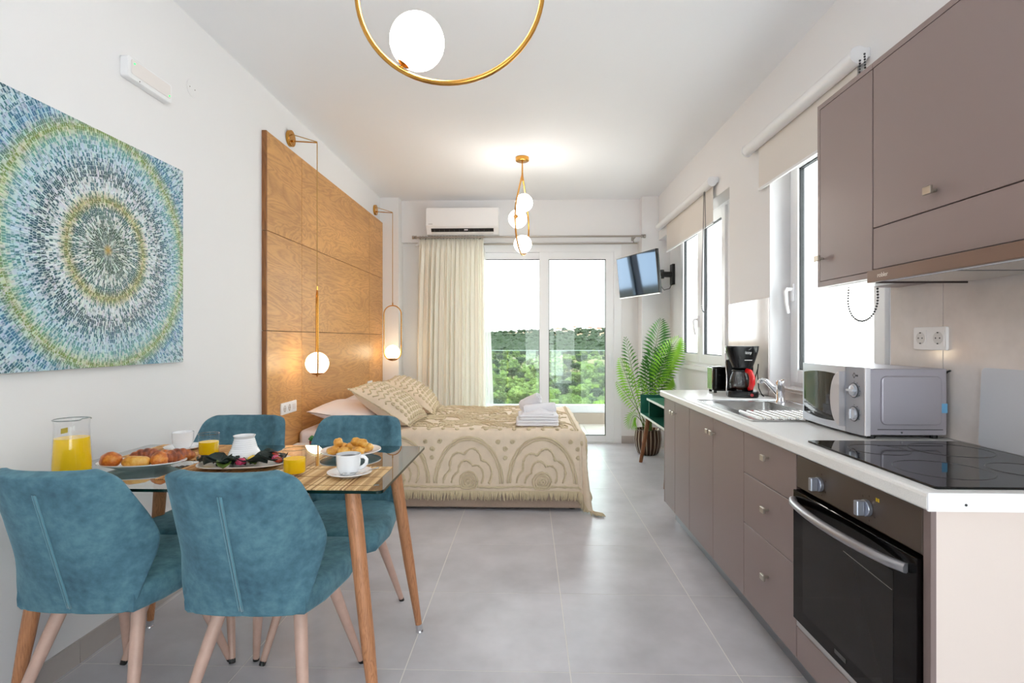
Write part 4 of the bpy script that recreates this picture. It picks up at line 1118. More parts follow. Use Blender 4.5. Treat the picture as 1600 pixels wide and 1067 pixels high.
# white ribbed jar
t = thing('ceramic_jar', 'white ribbed ceramic jar standing in the salad plate', 'jar', (-.985, 1.845, MZ + .0064))
pf = [(.001, 0), (.044, 0)]
for i in range(40):
    z = .003 + .087 * i / 39; u = z / .09
    r_ = .047 + .006 * sin(pi * min(1, u * 1.6)) - .024 * max(0, u - .35) ** 1.1
    pf.append((r_ + .0008 * sin(i * 2.1), z))
pf += [(.034, .093), (.036, .098), (.033, .098), (.031, .09), (.04, .03), (.001, .01)]
build('jar_body', G().lathe(pf, 36), M_ceram, t, local=True, smooth=60)
# cups
def cup(label, x, y, z, rz, filled, grp='coffee cups', spoon=True):
    s_ = plate('saucer', 'white saucer under the ' + label.split(' with ')[0].replace('white ', '') if False else ('white saucer under the coffee filled cup' if filled else 'white saucer under the cup by the wall'), x, y, z, .07, .07, .013, M_ceram, 0, 2.0, 'saucer', 'saucers')
    t = thing('coffee_cup', label, 'cup', (x - .004, y, z + .0065), rz, grp)
    b_ = build('cup_body', G().lathe([(.001, 0), (.024, 0), (.028, .005), (.0355, .02), (.0375, .04), (.0385, .064), (.0365, .064), (.0355, .04), (.033, .02), (.026, .007), (.001, .006)], 36), M_ceram, t, local=True, smooth=55)
    build('handle', G().tube([(.036, 0, .054), (.050, 0, .054), (.0575, 0, .045), (.056, 0, .032), (.046, 0, .022), (.034, 0, .017)], .0042, 8, flat=1.4), M_ceram, b_, local=True, smooth=True)
    if filled: build('coffee', G().lathe([(.001, .054), (.036, .054), (.0355, .052), (.001, .052)], 32), M_coffee, t, local=True)
    if spoon:
        sp_ = build('teaspoon', G().tube([(.0, -.022, .0), (.035, .018, .003), (.056, .05, .008)], [.0016, .0016, .0022], 6).sphere((-.012, -.034, .0015), .011, 12, 8, (.7, 1, .22)), M_steel, None, smooth=True)
        sp_.location = (x + .022, y - .02, z + .017); sp_.rotation_euler = (0, 0, R(-20)); tag(sp_, 'steel teaspoon on the saucer of the coffee filled cup', 'spoon')
cup('white coffee cup with black coffee near the table corner', -.573, 1.715, MZ, R(5), True)
cup('white coffee cup standing by the wall', -1.365, 2.10, MZ, R(110), False, spoon=False)

# ================================================================ LEFT WALL
# painting
def art_mat():
    m = bpy.data.materials.new('radial_dash_print'); m.use_nodes = True; k = NT(m); b = k.t.nodes['Principled BSDF']
    tcn = k.n('ShaderNodeTexCoord'); sx = k.n('ShaderNodeSeparateXYZ'); k.l(tcn.outputs['Object'], sx.inputs[0])
    y, z = k.math('DIVIDE', sx.outputs['Y'], .457), k.math('DIVIDE', sx.outputs['Z'], .457)
    r = k.math('SQRT', k.math('ADD', k.math('MULTIPLY', y, y), k.math('MULTIPLY', z, z)))
    a = k.math('DIVIDE', k.math('ADD', k.math('ARCTAN2', z, y), pi), 2 * pi)
    def layer(K, dens, seed):
        wn0 = k.n('ShaderNodeTexWhiteNoise', noise_dimensions='1D')
        sect = k.math('FLOOR', k.math('MULTIPLY', a, 60.0)); k.l(k.math('ADD', sect, seed), wn0.inputs['W'])
        rr = k.math('ADD', k.math('MULTIPLY', r, K), k.math('MULTIPLY', wn0.outputs['Value'], .8))
        ring = k.math('FLOOR', rr)
        N = k.math('FLOOR', k.math('MULTIPLY_ADD', k.math('FLOOR', k.math('MULTIPLY', r, 5.0)), dens, dens * .9))
        u = k.math('MULTIPLY_ADD', a, N, k.math('MULTIPLY', ring, 0.37)); cell = k.math('FLOOR', u)
        cv = k.n('ShaderNodeCombineXYZ'); k.l(ring, cv.inputs[0]); k.l(cell, cv.inputs[1]); cv.inputs[2].default_value = seed
        wn = k.n('ShaderNodeTexWhiteNoise', noise_dimensions='3D'); k.l(cv.outputs[0], wn.inputs['Vector'])
        fu = k.math('ABSOLUTE', k.math('SUBTRACT', k.math('FRACT', u), .5)); fr = k.math('ABSOLUTE', k.math('SUBTRACT', k.math('FRACT', rr), .5))
        inside = k.math('MULTIPLY', k.math('LESS_THAN', fu, .36), k.math('LESS_THAN', fr, .44))
        return wn.outputs['Value'], inside, wn.outputs['Color']
    q = k.math('DIVIDE', r, 1.45)
    L = lambda *c: lin(c)
    def P_(v): return v / 1.45
    light = k.ramp(q, [(0, L(220, 196, 60)), (P_(.06), L(206, 222, 214)), (P_(.33), L(222, 232, 230)), (P_(.42), L(198, 198, 150)), (P_(.5), L(226, 234, 236)), (P_(.66), L(206, 222, 226)), (P_(.84), L(190, 218, 230)), (P_(.97), L(198, 212, 182)), (P_(1.1), L(178, 208, 222)), (P_(1.25), L(196, 220, 228)), (1, L(206, 224, 226))])
    dark = k.ramp(q, [(0, L(150, 100, 20)), (P_(.05), L(26, 62, 56)), (P_(.2), L(34, 66, 50)), (P_(.34), L(30, 84, 88)), (P_(.41), L(104, 106, 40)), (P_(.5), L(60, 104, 112)), (P_(.62), L(28, 62, 76)), (P_(.76), L(40, 96, 116)), (P_(.9), L(96, 148, 150)), (P_(.98), L(118, 136, 62)), (P_(1.1), L(48, 108, 144)), (P_(1.22), L(52, 104, 124)), (1, L(30, 58, 62))])
    prob = k.ramp(q, [(0, (.6,) * 3), (P_(.1), (.8,) * 3), (P_(.16), (.66,) * 3), (P_(.26), (.36,) * 3), (P_(.335), (.85,) * 3), (P_(.37), (.7,) * 3), (P_(.46), (.4,) * 3), (P_(.52), (.22,) * 3), (P_(.6), (.5,) * 3), (P_(.68), (.62,) * 3), (P_(.8), (.3,) * 3), (P_(.92), (.5,) * 3), (P_(1.0), (.6,) * 3), (P_(1.1), (.6,) * 3), (P_(1.18), (.3,) * 3), (1, (.42,) * 3)])
    v1, i1, c1 = layer(30, 60, 1.0); v2, i2, c2 = layer(46, 84, 7.0); v3, i3, c3 = layer(13, 72, 3.0)
    m1 = k.math('MULTIPLY', k.math('LESS_THAN', v1, k.math('MULTIPLY_ADD', prob, 1.0, .08)), i1)
    m2 = k.math('MULTIPLY', k.math('LESS_THAN', v2, k.math('MULTIPLY_ADD', prob, .8, .1)), i2)
    m3 = k.math('MULTIPLY', k.math('LESS_THAN', v3, .16), i3)
    bgn = k.noise(60, 3, k.obj()); bgc = k.mix(k.math('MULTIPLY', bgn, .42), light, dark)
    c = k.mix(m2, bgc, k.mix(.25, dark, light)); c = k.mix(m1, c, dark); c = k.mix(k.math('MULTIPLY', m3, .85), c, light)
    c = k.mix(.12, c, c1, 'OVERLAY')
    k.l(c, b.inputs['Base Color']); b.inputs['Roughness'].default_value = .5
    return m
t = thing('canvas_painting', 'square canvas of concentric blue, green and white dashes', 'painting', (XL + .015, 2.044, 1.534))
PX = XL + .028
build('canvas', G().box(XL + .001, PX, 1.589, 2.50, 1.083, 1.984), mat('canvas_side', (214, 220, 222), .6), t, bevel=.002)
g = G(); g.v += [(PX + .0006, 1.590, 1.084), (PX + .0006, 2.499, 1.084), (PX + .0006, 2.499, 1.983), (PX + .0006, 1.590, 1.983)]; g.face((0, 1, 2, 3))
build('print', g, art_mat(), t, fixn=False)
# emergency light
t = thing('emergency_light', 'white emergency light box high on the wall above the painting', 'emergency light', (XL, 2.27, 2.26))
build('housing', G().prism(rrect(2.14, 2.41, 2.258, 2.345, .010, 3), XL, XL + .036, 'x'), M_white, t, bevel=.005)
build('diffuser', G().prism(rrect(2.155, 2.395, 2.275, 2.335, .008, 3), XL + .036, XL + .04, 'x'), mat('diffuser_white', (232, 226, 224), .3), t, bevel=.002)
M_led = mat('led_green', (40, 190, 70), .3, emit=((.1, .9, .3), 1.2))
for yy, zz in ((2.17, 2.32), (2.385, 2.285)): build('indicator', G().tube([(XL + .039, yy, zz), (XL + .042, yy, zz)], .004, 8), M_led, t)
build('screw', G().tube([(XL + .035, 2.205, 2.264), (XL + .0365, 2.205, 2.264)], .0025, 8), M_blackm, t)
t = thing('cover_plate', 'round painted cover plate on the wall beside the emergency light', 'cover plate', (XL, 2.61, 2.42))
build('disc', G().prism([(2.61 + .042 * cos(2 * pi * i / 32), 2.425 + .042 * sin(2 * pi * i / 32)) for i in range(32)], XL, XL + .003, 'x'), M_wall, t, bevel=.001)
for q in (-.02, .02): build('screw', G().tube([(XL + .003, 2.61 + q, 2.425), (XL + .004, 2.61 + q, 2.425)], .003, 6), mat('screw_grey', (130, 120, 116), .5), t)

# oak headboard: nine veneered panels on a carcass
HXF = -1.627
t = thing('headboard', 'tall oak veneer headboard of nine panels on the wall behind the bed', 'headboard', (XL, 4.64, 0))
ysp = [3.316, 3.832, 5.475, 5.98]; zsp = [.012, 1.243, 1.868, 2.49]
build('backing', G().box(XL + .0005, HXF - .010, 3.318, 5.978, 0, 2.488), mat('groove_dark', (70, 44, 26), .7), t)
for i in range(3):
    for j in range(3):
        build('panel', G().box(HXF - .0105, HXF, ysp[i] + .002, ysp[i + 1] - .002, zsp[j] + .002, zsp[j + 1] - .002), M_oak, t, bevel=.001, bseg=1)
for j in range(3):
    build('edge_strip', G().box(XL + .0006, HXF - .0005, 3.306, 3.317, zsp[j] + .0015, zsp[j + 1] - .0015), M_oakedge, t)
# switch plates on the headboard
def switch_plate(label, y0, y1, z0, z1, n):
    t = thing('switch_plate', label, 'switch', (HXF, (y0 + y1) / 2, z0))
    build('plate', G().prism(rrect(y0, y1, z0, z1, .006, 3), HXF, HXF + .009, 'x'), M_white, t, bevel=.002)
    wd = (y1 - y0 - .02) / n
    for i in range(n):
        a = y0 + .01 + i * wd
        ins = build('insert', G().box(HXF + .009, HXF + .0105, a + .002, a + wd - .002, z0 + .014, z1 - .014), M_white, t, bevel=.0007, bseg=1)
        if i < 2: socket(t, HXF + .0105, a + wd / 2, (z0 + z1) / 2, 1)
        else: build('rocker', G().box(HXF + .0105, HXF + .0125, a + .012, a + wd - .012, z0 + .02, z1 - .02), M_sock, t, bevel=.001)
switch_plate('white socket and switch plate on the headboard behind the dining chairs', 3.49, 3.725, .69, .768, 3)
switch_plate('white switch plate on the headboard behind the bed pillows', 5.40, 5.56, .685, .765, 2)

# bedside pendants on wall brackets
def bed_lamp(label, y, ang, z_top=2.585, zb=.955):
    t = thing('bedside_pendant', label, 'lamp', (XL, y, zb), 0, 'bedside pendants')
    ze = z_top - .03; xe = -1.462
    build('wall_plate', G().prism([(y + .055 * cos(2 * pi * i / 32), z_top + .055 * sin(2 * pi * i / 32)) for i in range(32)], XL, XL + .024, 'x'), M_gold, t, bevel=.002)
    build('arm', G().tube([(XL + .024, y, z_top - .018), (xe, y, ze)], .0045, 8).sphere((XL + .03, y, z_top - .018), .008, 10, 8), M_gold, t, smooth=60)
    build('cord', G().tube([(XL + .024, y, z_top + .028), (xe + .002, y, ze + .004), (xe + .002, y, ze - .01), (xe + .002, y, zb + .60)], .0034, 6), mat('gold_cord', (188, 146, 84), .5), t, smooth=60)
    W, Hh = .092, .59
    cx, zc = xe + .002, zb
    pts = []
    for i in range(13): a = -pi + pi * i / 12; pts.append((W * cos(a), W + W * sin(a)))
    for i in range(13): a = pi * i / 12; pts.append((W * cos(a), Hh - W + W * sin(a)))
    dx, dy = cos(ang), sin(ang)
    rg = build('oval_ring', G().tube([(cx + p * dx, y + p * dy, zc + q) for p, q in pts], .0058, 8, closed=True), M_gold, t, smooth=60)
    build('stem', G().tube([(cx, y, zb + Hh - .003), (cx, y, zb + Hh + .03)], .006, 8), M_gold, rg)
    build('cup', G().lathe([(.012, .004), (.03, .008), (.048, .02), (.046, .021), (.028, .012), (.001, .010)], 24, (cx, y, zb + .004)), M_goldcap, rg, smooth=60)
    build('globe', G().sphere((cx, y, zb + .088), .0775, 32, 20), M_globe_bed, t, smooth=True)
bed_lamp('brass bedside pendant with oval ring seen edge-on, nearer the dining table', 3.69, atan2(3.69, -1.46) + R(3), 2.578, .935)
bed_lamp('brass bedside pendant with open oval ring by the corner column', 5.76, R(6), 2.578, .962)

# ceiling pendants: teardrop hoop with three opal globes
def hoop_lamp(label, x, y, ang, globes):
    t = thing('hoop_pendant', label, 'lamp', (x, y, ZC), 0, 'hoop pendants')
    build('canopy', G().lathe([(.001, 0), (.058, 0), (.058, -.03), (.052, -.034), (.001, -.034)], 32, (x, y, ZC)), M_gold, t, smooth=40)
    R_, zc, za = .268, 2.193, 2.628
    pts = []
    th = math.acos(R_ / (za - zc))            # tangent point angle from vertical
    for i in range(49):
        a = pi / 2 + th + (2 * pi - 2 * th) * i / 48; pts.append((R_ * cos(a), zc + R_ * sin(a)))
    # soft shoulders up to the apex
    pts = [(0.004, za + .0)] + [(pts[0][0] * q + 0 * (1 - q), za + (pts[0][1] - za) * q) for q in (.25, .5, .75)] + pts + [(pts[-1][0] * q, za + (pts[-1][1] - za) * q) for q in (.75, .5, .25)] + [(-.004, za)]
    pts = [(-a, b) for a, b in pts]
    dx, dy = cos(ang), sin(ang)
    hp = build('hoop', G().tube([(x + p * dx, y + p * dy, q) for p, q in pts], .0075, 10), M_gold, t, smooth=60)
    build('stem', G().tube([(x, y, ZC - .03), (x, y, za - .06)], [.006, .0085], 10), M_gold, t, smooth=60)
    for a in globes:
        gr = .0775
        if a == 'L': a = pi / 2 - th; p0, q0 = R_ * cos(a) * .66, za + (zc + R_ * sin(a) - za) * .66
        else: a = R(a); p0, q0 = R_ * cos(a), zc + R_ * sin(a)
        inx = -Vector((cos(a) * dx, cos(a) * dy, sin(a)))
        base = Vector((x + p0 * dx, y + p0 * dy, q0)); cc = base + inx * (gr + .016)
        gl = build('globe', G().sphere(tuple(cc), gr, 36, 22), M_globe, t, smooth=True)
        Mx = frame_m(base + inx * .004, inx.orthogonal(), inx.cross(inx.orthogonal()))
        build('cap', G().lathe([(.005, 0), (.005, .008), (.012, .010), (.044, .030), (.046, .0315), (.040, .0325), (.001, .02)], 28).xf(Mx), M_goldcap, gl, smooth=50)
hoop_lamp('large brass hoop pendant with opal globe over the dining table', -.228, 1.545, R(0), (-122, 'L', 150))
hoop_lamp('brass hoop pendant with three globes hanging near the balcony door', -.055, 4.70, R(78), (-84, 178, 'L'))

# ================================================================ FAR WALL
# air conditioner
t = thing('air_conditioner', 'white split air conditioner over the curtain', 'air conditioner', (-.732, YBEAM, 2.34))
ax0, ax1 = -1.133, -.331
pf = [(YBEAM, 2.345), (YBEAM, 2.645), (5.965, 2.645), (5.935, 2.635), (5.925, 2.60), (5.925, 2.435), (5.935, 2.425), (5.945, 2.415), (5.985, 2.352), (6.01, 2.345)]
build('body', G().prism(pf, ax0, ax1, 'x'), M_white, t, bevel=.004)
build('front_panel', G().box(ax0 + .002, ax1 - .002, 5.918, 5.926, 2.437, 2.636), M_white, t, bevel=.003)
g = G(); g.v += [(ax0 + .055, 5.9435, 2.413), (ax1 - .055, 5.9435, 2.413), (ax1 - .055, 5.966, 2.378), (ax0 + .055, 5.966, 2.378)]; g.face((0, 1, 2, 3))
build('air_slot', g, mat('slot_black', (22, 22, 24), .6), t, solid=.003)
build('flap', G().prism([(5.95, 2.372), (5.985, 2.350), (5.99, 2.354), (5.956, 2.378)], ax0 + .06, ax1 - .06, 'x'), M_white, t)
for i in range(12):
    xx = ax0 + .09 + i * .055; build('louvre', G().box(xx, xx + .003, 5.945, 5.962, 2.384, 2.408), mat('louvre_grey', (60, 60, 62), .5), t)
build('indicator', G().box(-.71, -.67, 5.94, 5.946, 2.392, 2.402), M_white, t)
build('emblem', G().box(ax0 + .03, ax0 + .075, 5.9174, 5.9184, 2.452, 2.462), mat('emblem_grey', (200, 198, 198), .4), t)
build('pipe_cover', G().prism([(-1.29, 2.245), (-1.26, 2.24), (-1.11, 2.36), (-1.13, 2.39)], YBEAM - .05, YBEAM - .001, 'y'), M_white, t, bevel=.004)

# curtain rods
M_rod = mat('pewter_rod', (168, 160, 152), .3, .9)
t = thing('curtain_rod', 'double pewter curtain rod across the balcony door', 'curtain rod', (0, 6.03, 2.25))
build('rod', G().tube([(-1.24, 5.985, 2.324), (1.235, 5.985, 2.324)], .0105, 12), M_rod, t, smooth=50)
build('rod', G().tube([(-1.20, 6.06, 2.258), (1.21, 6.06, 2.258)], .009, 12), M_rod, t, smooth=50)
for xx in (-1.245, 1.235):
    build('finial', G().lathe([(.011, 0), (.019, .004), (.019, .016), (.011, .02), (.02, .026), (.02, .05), (.001, .054)], 16).xf(Matrix.Translation((xx, 5.985, 2.324)) @ Matrix.Rotation(R(90 if xx > 0 else -90), 4, 'Y')), M_rod, t, smooth=50)
for xx in (-1.21, 1.17): build('bracket', G().tube([(xx, YBEAM, 2.31), (xx, 5.985, 2.312)], .008, 8).tube([(xx, YBEAM - .03, 2.31), (xx, 6.06, 2.268)], .006, 8).box(xx - .015, xx + .015, YBEAM - .004, YBEAM, 2.296, 2.35), M_rod, t)
for i in range(22):
    xx = -1.21 + i * .0335
    build('ring', G().tube([(xx, 5.985 + .016 * cos(2 * pi * j / 16), 2.322 + .018 * sin(2 * pi * j / 16)) for j in range(16)], .0022, 5, closed=True), M_rod, t, smooth=True)
# curtain
def curtain_pts(x0t, x1t, x0b, x1b, z0, z1, y, amp, waves, seed):
    def fn(u, v):
        z = z1 + (z0 - z1) * v
        e = v ** .6
        x = (x0t + (x1t - x0t) * u) * (1 - e) + (x0b + (x1b - x0b) * u) * e
        ph = 2 * pi * waves * u + .8 * noise.noise(Vector((u * 5, v * 1.2, seed)))
        am = amp * (.35 + .65 * min(1, v * 5)) * (.75 + .4 * noise.noise(Vector((u * 7, 0, seed + 3))))
        yy = y + am * sin(ph) + .35 * am * sin(2.3 * ph + 1 + seed) + (.012 * sin(ph * 3.1) if v < .05 else 0)
        x += .012 * cos(ph) * min(1, v * 3)
        return (x, yy, z + (.012 * sin(ph * 1.0) if v < .01 else 0))
    return fn
t = thing('curtain', 'cream pleated curtain drawn to the headboard side of the balcony door', 'curtain', (-.85, 6.03, .02))
build('drape', G().grid(curtain_pts(-1.215, -.505, -1.275, -.49, .015, 2.318, 6.0, .045, 13, 1), 240, 40), M_curt, t, smooth=True, solid=.0015, fixn=False)
t = thing('sheer_curtain', 'white sheer curtain gathered at the edge of the cream curtain', 'curtain', (-.55, 6.10, .02))
build('voile', G().grid(curtain_pts(-.70, -.508, -.66, -.395, .015, 2.262, 6.10, .022, 5, 6), 80, 30), M_sheer, t, smooth=True, fixn=False)

# television on a swivel arm
tc_ = Vector((1.112, 5.56, 1.845))
TW, TH_ = .74, .43
exd = Vector((-.27, .72, 0)).normalized()           # along the width, from near edge to far edge
nrm = Vector((-.72, -.27, 0)).normalized()
nrm = (nrm + Vector((0, 0, -.10))).normalized(); upv = exd.cross(nrm); upv = upv if upv.z > 0 else -upv
def tvm(): return Matrix(((exd.x, upv.x, nrm.x, tc_.x), (exd.y, upv.y, nrm.y, tc_.y), (exd.z, upv.z, nrm.z, tc_.z), (0, 0, 0, 1)))
def tv_mat():
    m = mat('tv_screen', (12, 16, 24), .06, spec=1.0); m.node_tree.nodes['Principled BSDF'].inputs['Specular Tint'].default_value = (.32, .6, 1, 1); return m
t = thing('television', 'flat television on a black swivel arm above the palm', 'television', (RX, 5.86, 1.7))
Mx = tvm()
build('bezel', G().box(-TW / 2, TW / 2, -TH_ / 2, TH_ / 2, -.022, .012).xf(Mx), M_black, t, bevel=.003)
build('back_case', G().box(-TW / 2 + .09, TW / 2 - .09, -TH_ / 2 + .03, TH_ / 2 - .09, -.055, -.02).xf(Mx), M_blackm, t, bevel=.012)
build('screen', G().box(-TW / 2 + .010, TW / 2 - .010, -TH_ / 2 + .016, TH_ / 2 - .010, .012, .0128).xf(Mx), tv_mat(), t)
build('lower_trim', G().box(-TW / 2, TW / 2, -TH_ / 2 - .002, -TH_ / 2 + .007, .004, .0135).xf(Mx), M_steel, t)
wm = Vector((RX, 5.86, 1.885)); bk_ = tc_ - nrm * .055; el = Vector((1.40, 5.74, 1.875))
ar = build('arm', G().tube([bk_ - nrm * .02, el], .028, 10).tube([el, wm - Vector((.02, 0, 0))], .03, 10).tube([el - Vector((0, 0, .045)), el + Vector((0, 0, .045))], .026, 14), M_blackm, t, smooth=50)
build('wall_plate', G().box(RX - .03, RX, 5.81, 5.91, 1.775, 1.995), M_blackm, t, bevel=.004)
build('vesa_plate', G().box(-.06, .06, -.07, .07, -.078, -.055).xf(Mx), M_blackm, t, bevel=.003)
build('cable', G().tube([tuple(bk_ + Vector((.03, -.02, -.05))), (1.38, 5.72, 1.76), (1.43, 5.76, 1.71), (1.50, 5.80, 1.73), (1.54, 5.84, 1.80)], .004, 6), M_blackm, t, smooth=True)

# green console
t = thing('console_desk', 'dark green open console on splayed walnut legs behind the kitchen run', 'console', (1.3, 4.8, 0))
cx0, cx1, cy0, cy1 = 1.085, 1.50, 4.30, 5.29
M_edge = mat('console_edge', (224, 232, 226), .4)
build('bottom_board', G().box(cx0 + .004, cx1, cy0, cy1, .458, .476), M_green, t)
build('edge', G().box(cx0, cx0 + .004, cy0, cy1, .458, .476), M_edge, t)
build('top_board', G().box(cx0 + .004, cx1, cy0, 5.01, .632, .65), M_green, t)
build('edge', G().box(cx0, cx0 + .004, cy0, 5.01, .632, .65), M_edge, t)
build('side_panel', G().box(cx0, cx1, cy1 - .018, cy1, .476, .652), M_green, t)
build('divider', G().box(cx0 + .02, cx1, 4.992, 5.01, .476, .632), M_green, t)
build('side_panel', G().box(cx0, cx1, cy0, cy0 + .018, .476, .632), M_green, t)
build('back_panel', G().box(cx1 - .012, cx1, cy0 + .018, cy1 - .018, .476, .632), M_green, t)
for xx, sx in ((cx0 + .055, -1), (cx1 - .06, 1)):
    for yy, sy in ((cy1 - .12, 1), (cy0 + .12, -1)):
        build('leg', G().tube([(xx, yy, .458), (xx + sx * .055, yy + sy * .10, 0)], [.023, .017], 12), M_walnut, t, smooth=50)

# potted palm
pc = Vector((1.235, 5.64, 0))
t = thing('potted_palm', 'leafy palm in a ribbed bronze pot between console and balcony door', 'plant', tuple(pc))
def pot_fn(u, v):
    pr = [(.085, 0), (.105, .02), (.128, .09), (.136, .16), (.130, .225), (.126, .25), (.132, .262), (.122, .262), (.115, .24), (.10, .235)]
    i = int(round(v * 9)); r_, z = pr[i]; a = 2 * pi * u
    r_ *= 1 + (.025 * cos(a * 20) if 0 < i < 6 else 0)
    return (pc.x + r_ * cos(a), pc.y + r_ * sin(a), z)
def pot_mat():
    m = bpy.data.materials.new('bronze_ribbed_pot'); m.use_nodes = True; k = NT(m); b = k.t.nodes['Principled BSDF']
    tcn = k.n('ShaderNodeTexCoord'); s_ = k.n('ShaderNodeSeparateXYZ'); k.l(tcn.outputs['Object'], s_.inputs[0])
    a = k.math('ARCTAN2', s_.outputs['Y'], s_.outputs['X']); w_ = k.math('COSINE', k.math('MULTIPLY', a, 20.0))
    c = k.ramp(w_, [(.0, lin((70, 50, 38))), (.75, lin((96, 72, 56))), (.95, lin((190, 178, 160)))])
    k.l(c, b.inputs['Base Color']); b.inputs['Metallic'].default_value = .6; b.inputs['Roughness'].default_value = .28
    return m
g = G().grid(pot_fn, 160, 9, wrap=True); g.face(reversed(range(160)))
build('pot', g, pot_mat(), t, smooth=50)
build('soil', G().lathe([(.001, .236), (.112, .234)], 24, tuple(pc)), M_soil, t)
def leafy(name, a, b_, c_):
    m = bpy.data.materials.new(name); m.use_nodes = True; k = NT(m); b = k.t.nodes['Principled BSDF']
    f = k.noise(14, 2, k.obj()); k.l(k.ramp(f, [(.3, lin(a)), (.5, lin(b_)), (.7, lin(c_))]), b.inputs['Base Color']); b.inputs['Roughness'].default_value = .4
    tl = k.n('ShaderNodeBsdfTranslucent'); tl.inputs[0].default_value = lin(c_); mx = k.n('ShaderNodeMixShader'); mx.inputs[0].default_value = .25
    k.l(b.outputs[0], mx.inputs[1]); k.l(tl.outputs[0], mx.inputs[2]); k.l(mx.outputs[0], k.t.nodes['Material Output'].inputs[0]); return m
M_frondL = leafy('frond_bright', (92, 150, 30), (126, 186, 50), (160, 212, 76)); M_frondD = leafy('frond_deep', (24, 72, 24), (48, 108, 34), (84, 146, 50))
M_stemg = mat('frond_stem', (96, 128, 52), .5)
def frond(base, ctrl, tip, nleaf, L, m, start=.38, up=(0, 0, 1), fold=.35):
    B, Cc, Tt = Vector(base), Vector(ctrl), Vector(tip)
    f = lambda s_: B * (1 - s_) ** 2 + Cc * 2 * s_ * (1 - s_) + Tt * s_ * s_
    st = build('stem', G().tube([f(i / 14) for i in range(15)], [.0055 - .004 * i / 14 for i in range(15)], 6), M_stemg, t, smooth=True)
    g = G()
    for i in range(nleaf):
        s_ = start + (1 - start) * (i + .5) / nleaf
        p = f(s_); d = (f(min(1, s_ + .02)) - f(s_ - .02)).normalized()
        side = d.cross(Vector(up)).normalized(); nn = side.cross(d)
        q = (i + .5) / nleaf; ll = L * (sin(pi * (q * .82 + .14)) ** .8)
        for sg in (-1, 1):
            ang = R(62 - 34 * q)
            dr_ = (d * cos(ang) + side * sg * sin(ang) + nn * fold * .5).normalized()
            wv = d * .0095 * (.6 + .6 * (1 - abs(q - .5)))
            mid = p + dr_ * ll * .5 + Vector((0, 0, -.06 * ll)); end = p + dr_ * ll + Vector((0, 0, -.3 * ll))
            b2 = len(g.v); g.v += [tuple(p), tuple(mid + wv), tuple(end), tuple(mid - wv * .6)]; g.face((b2, b2 + 1, b2 + 2)); g.face((b2, b2 + 2, b2 + 3))
    g.v = [(min(v[0], 1.54), min(v[1], 6.0), v[2]) for v in g.v]
    build('frond_leaves', g, m, t, fixn=False)
pb = pc + Vector((0, 0, .23))
def fp(px, py, y):                                    # pixel of a frond tip at a chosen depth near the pot
    r_ = (px - 800) / FPX; th = math.atan(26 / FPX); dx = -sin(th) + r_ * cos(th); dy = cos(th) + r_ * sin(th); q = y / dy
    return Vector((dx * q, y, CAMH - (py - 530) / FPX * q))
for (px, py, y, cx_, cy_, L, m, n_, st, fo) in (
        (1033, 500, 5.55, 1016, 560, .20, M_frondD, 26, .45, .2), (1060, 528, 5.35, 1024, 575, .21, M_frondL, 28, .42, .2), (977, 527, 5.75, 990, 590, .13, M_frondD, 22, .42, .3),
        (968, 560, 5.45, 985, 600, .14, M_frondL, 24, .38, .3), (963, 597, 5.35, 985, 620, .11, M_frondL, 22, .35, .3), (985, 668, 5.42, 988, 628, .12, M_frondL, 20, .4, .2),
        (1008, 560, 5.6, 1008, 600, .13, M_frondD, 22, .3, .3), (1045, 560, 5.75, 1024, 590, .19, M_frondD, 24, .35, .2), (1050, 590, 5.3, 1026, 600, .15, M_frondL, 22, .35, .2), (1000, 590, 5.35, 1004, 615, .11, M_frondL, 20, .3, .3), (1020, 545, 5.72, 1015, 590, .18, M_frondD, 24, .35, .2), (1042, 535, 5.5, 1020, 580, .2, M_frondD, 26, .4, .2)):
    frond(pb + Vector((rng.uniform(-.05, .05), rng.uniform(-.05, .05), 0)), fp(cx_, cy_, (y + pc.y) / 2), fp(px, py, y), int(n_ * .72), L, m, st, (0, -1, .4), fo)

# ================================================================ BED
BX0_, BX1_, BY0, BY1, BZ = -1.62, .385, 3.745, 5.075, .55
t = thing('bed', 'double bed with upholstered beige base', 'bed', ((BX0_ + BX1_) / 2, (BY0 + BY1) / 2, 0))
build('base', G().box(BX0_, BX1_, BY0, BY1, .02, .30), M_bedbase, t, bevel=.012, bseg=3)
build('mattress', G().box(BX0_, BX1_ - .005, BY0 + .005, BY1 - .005, .30, BZ), M_sheet, t, bevel=.035, bseg=4)
for xx in (BX0_ + .08, BX1_ - .08):
    for yy in (BY0 + .08, BY1 - .08): build('foot', G().tube([(xx, yy, 0), (xx, yy, .022)], .025, 12), M_blackm, t)
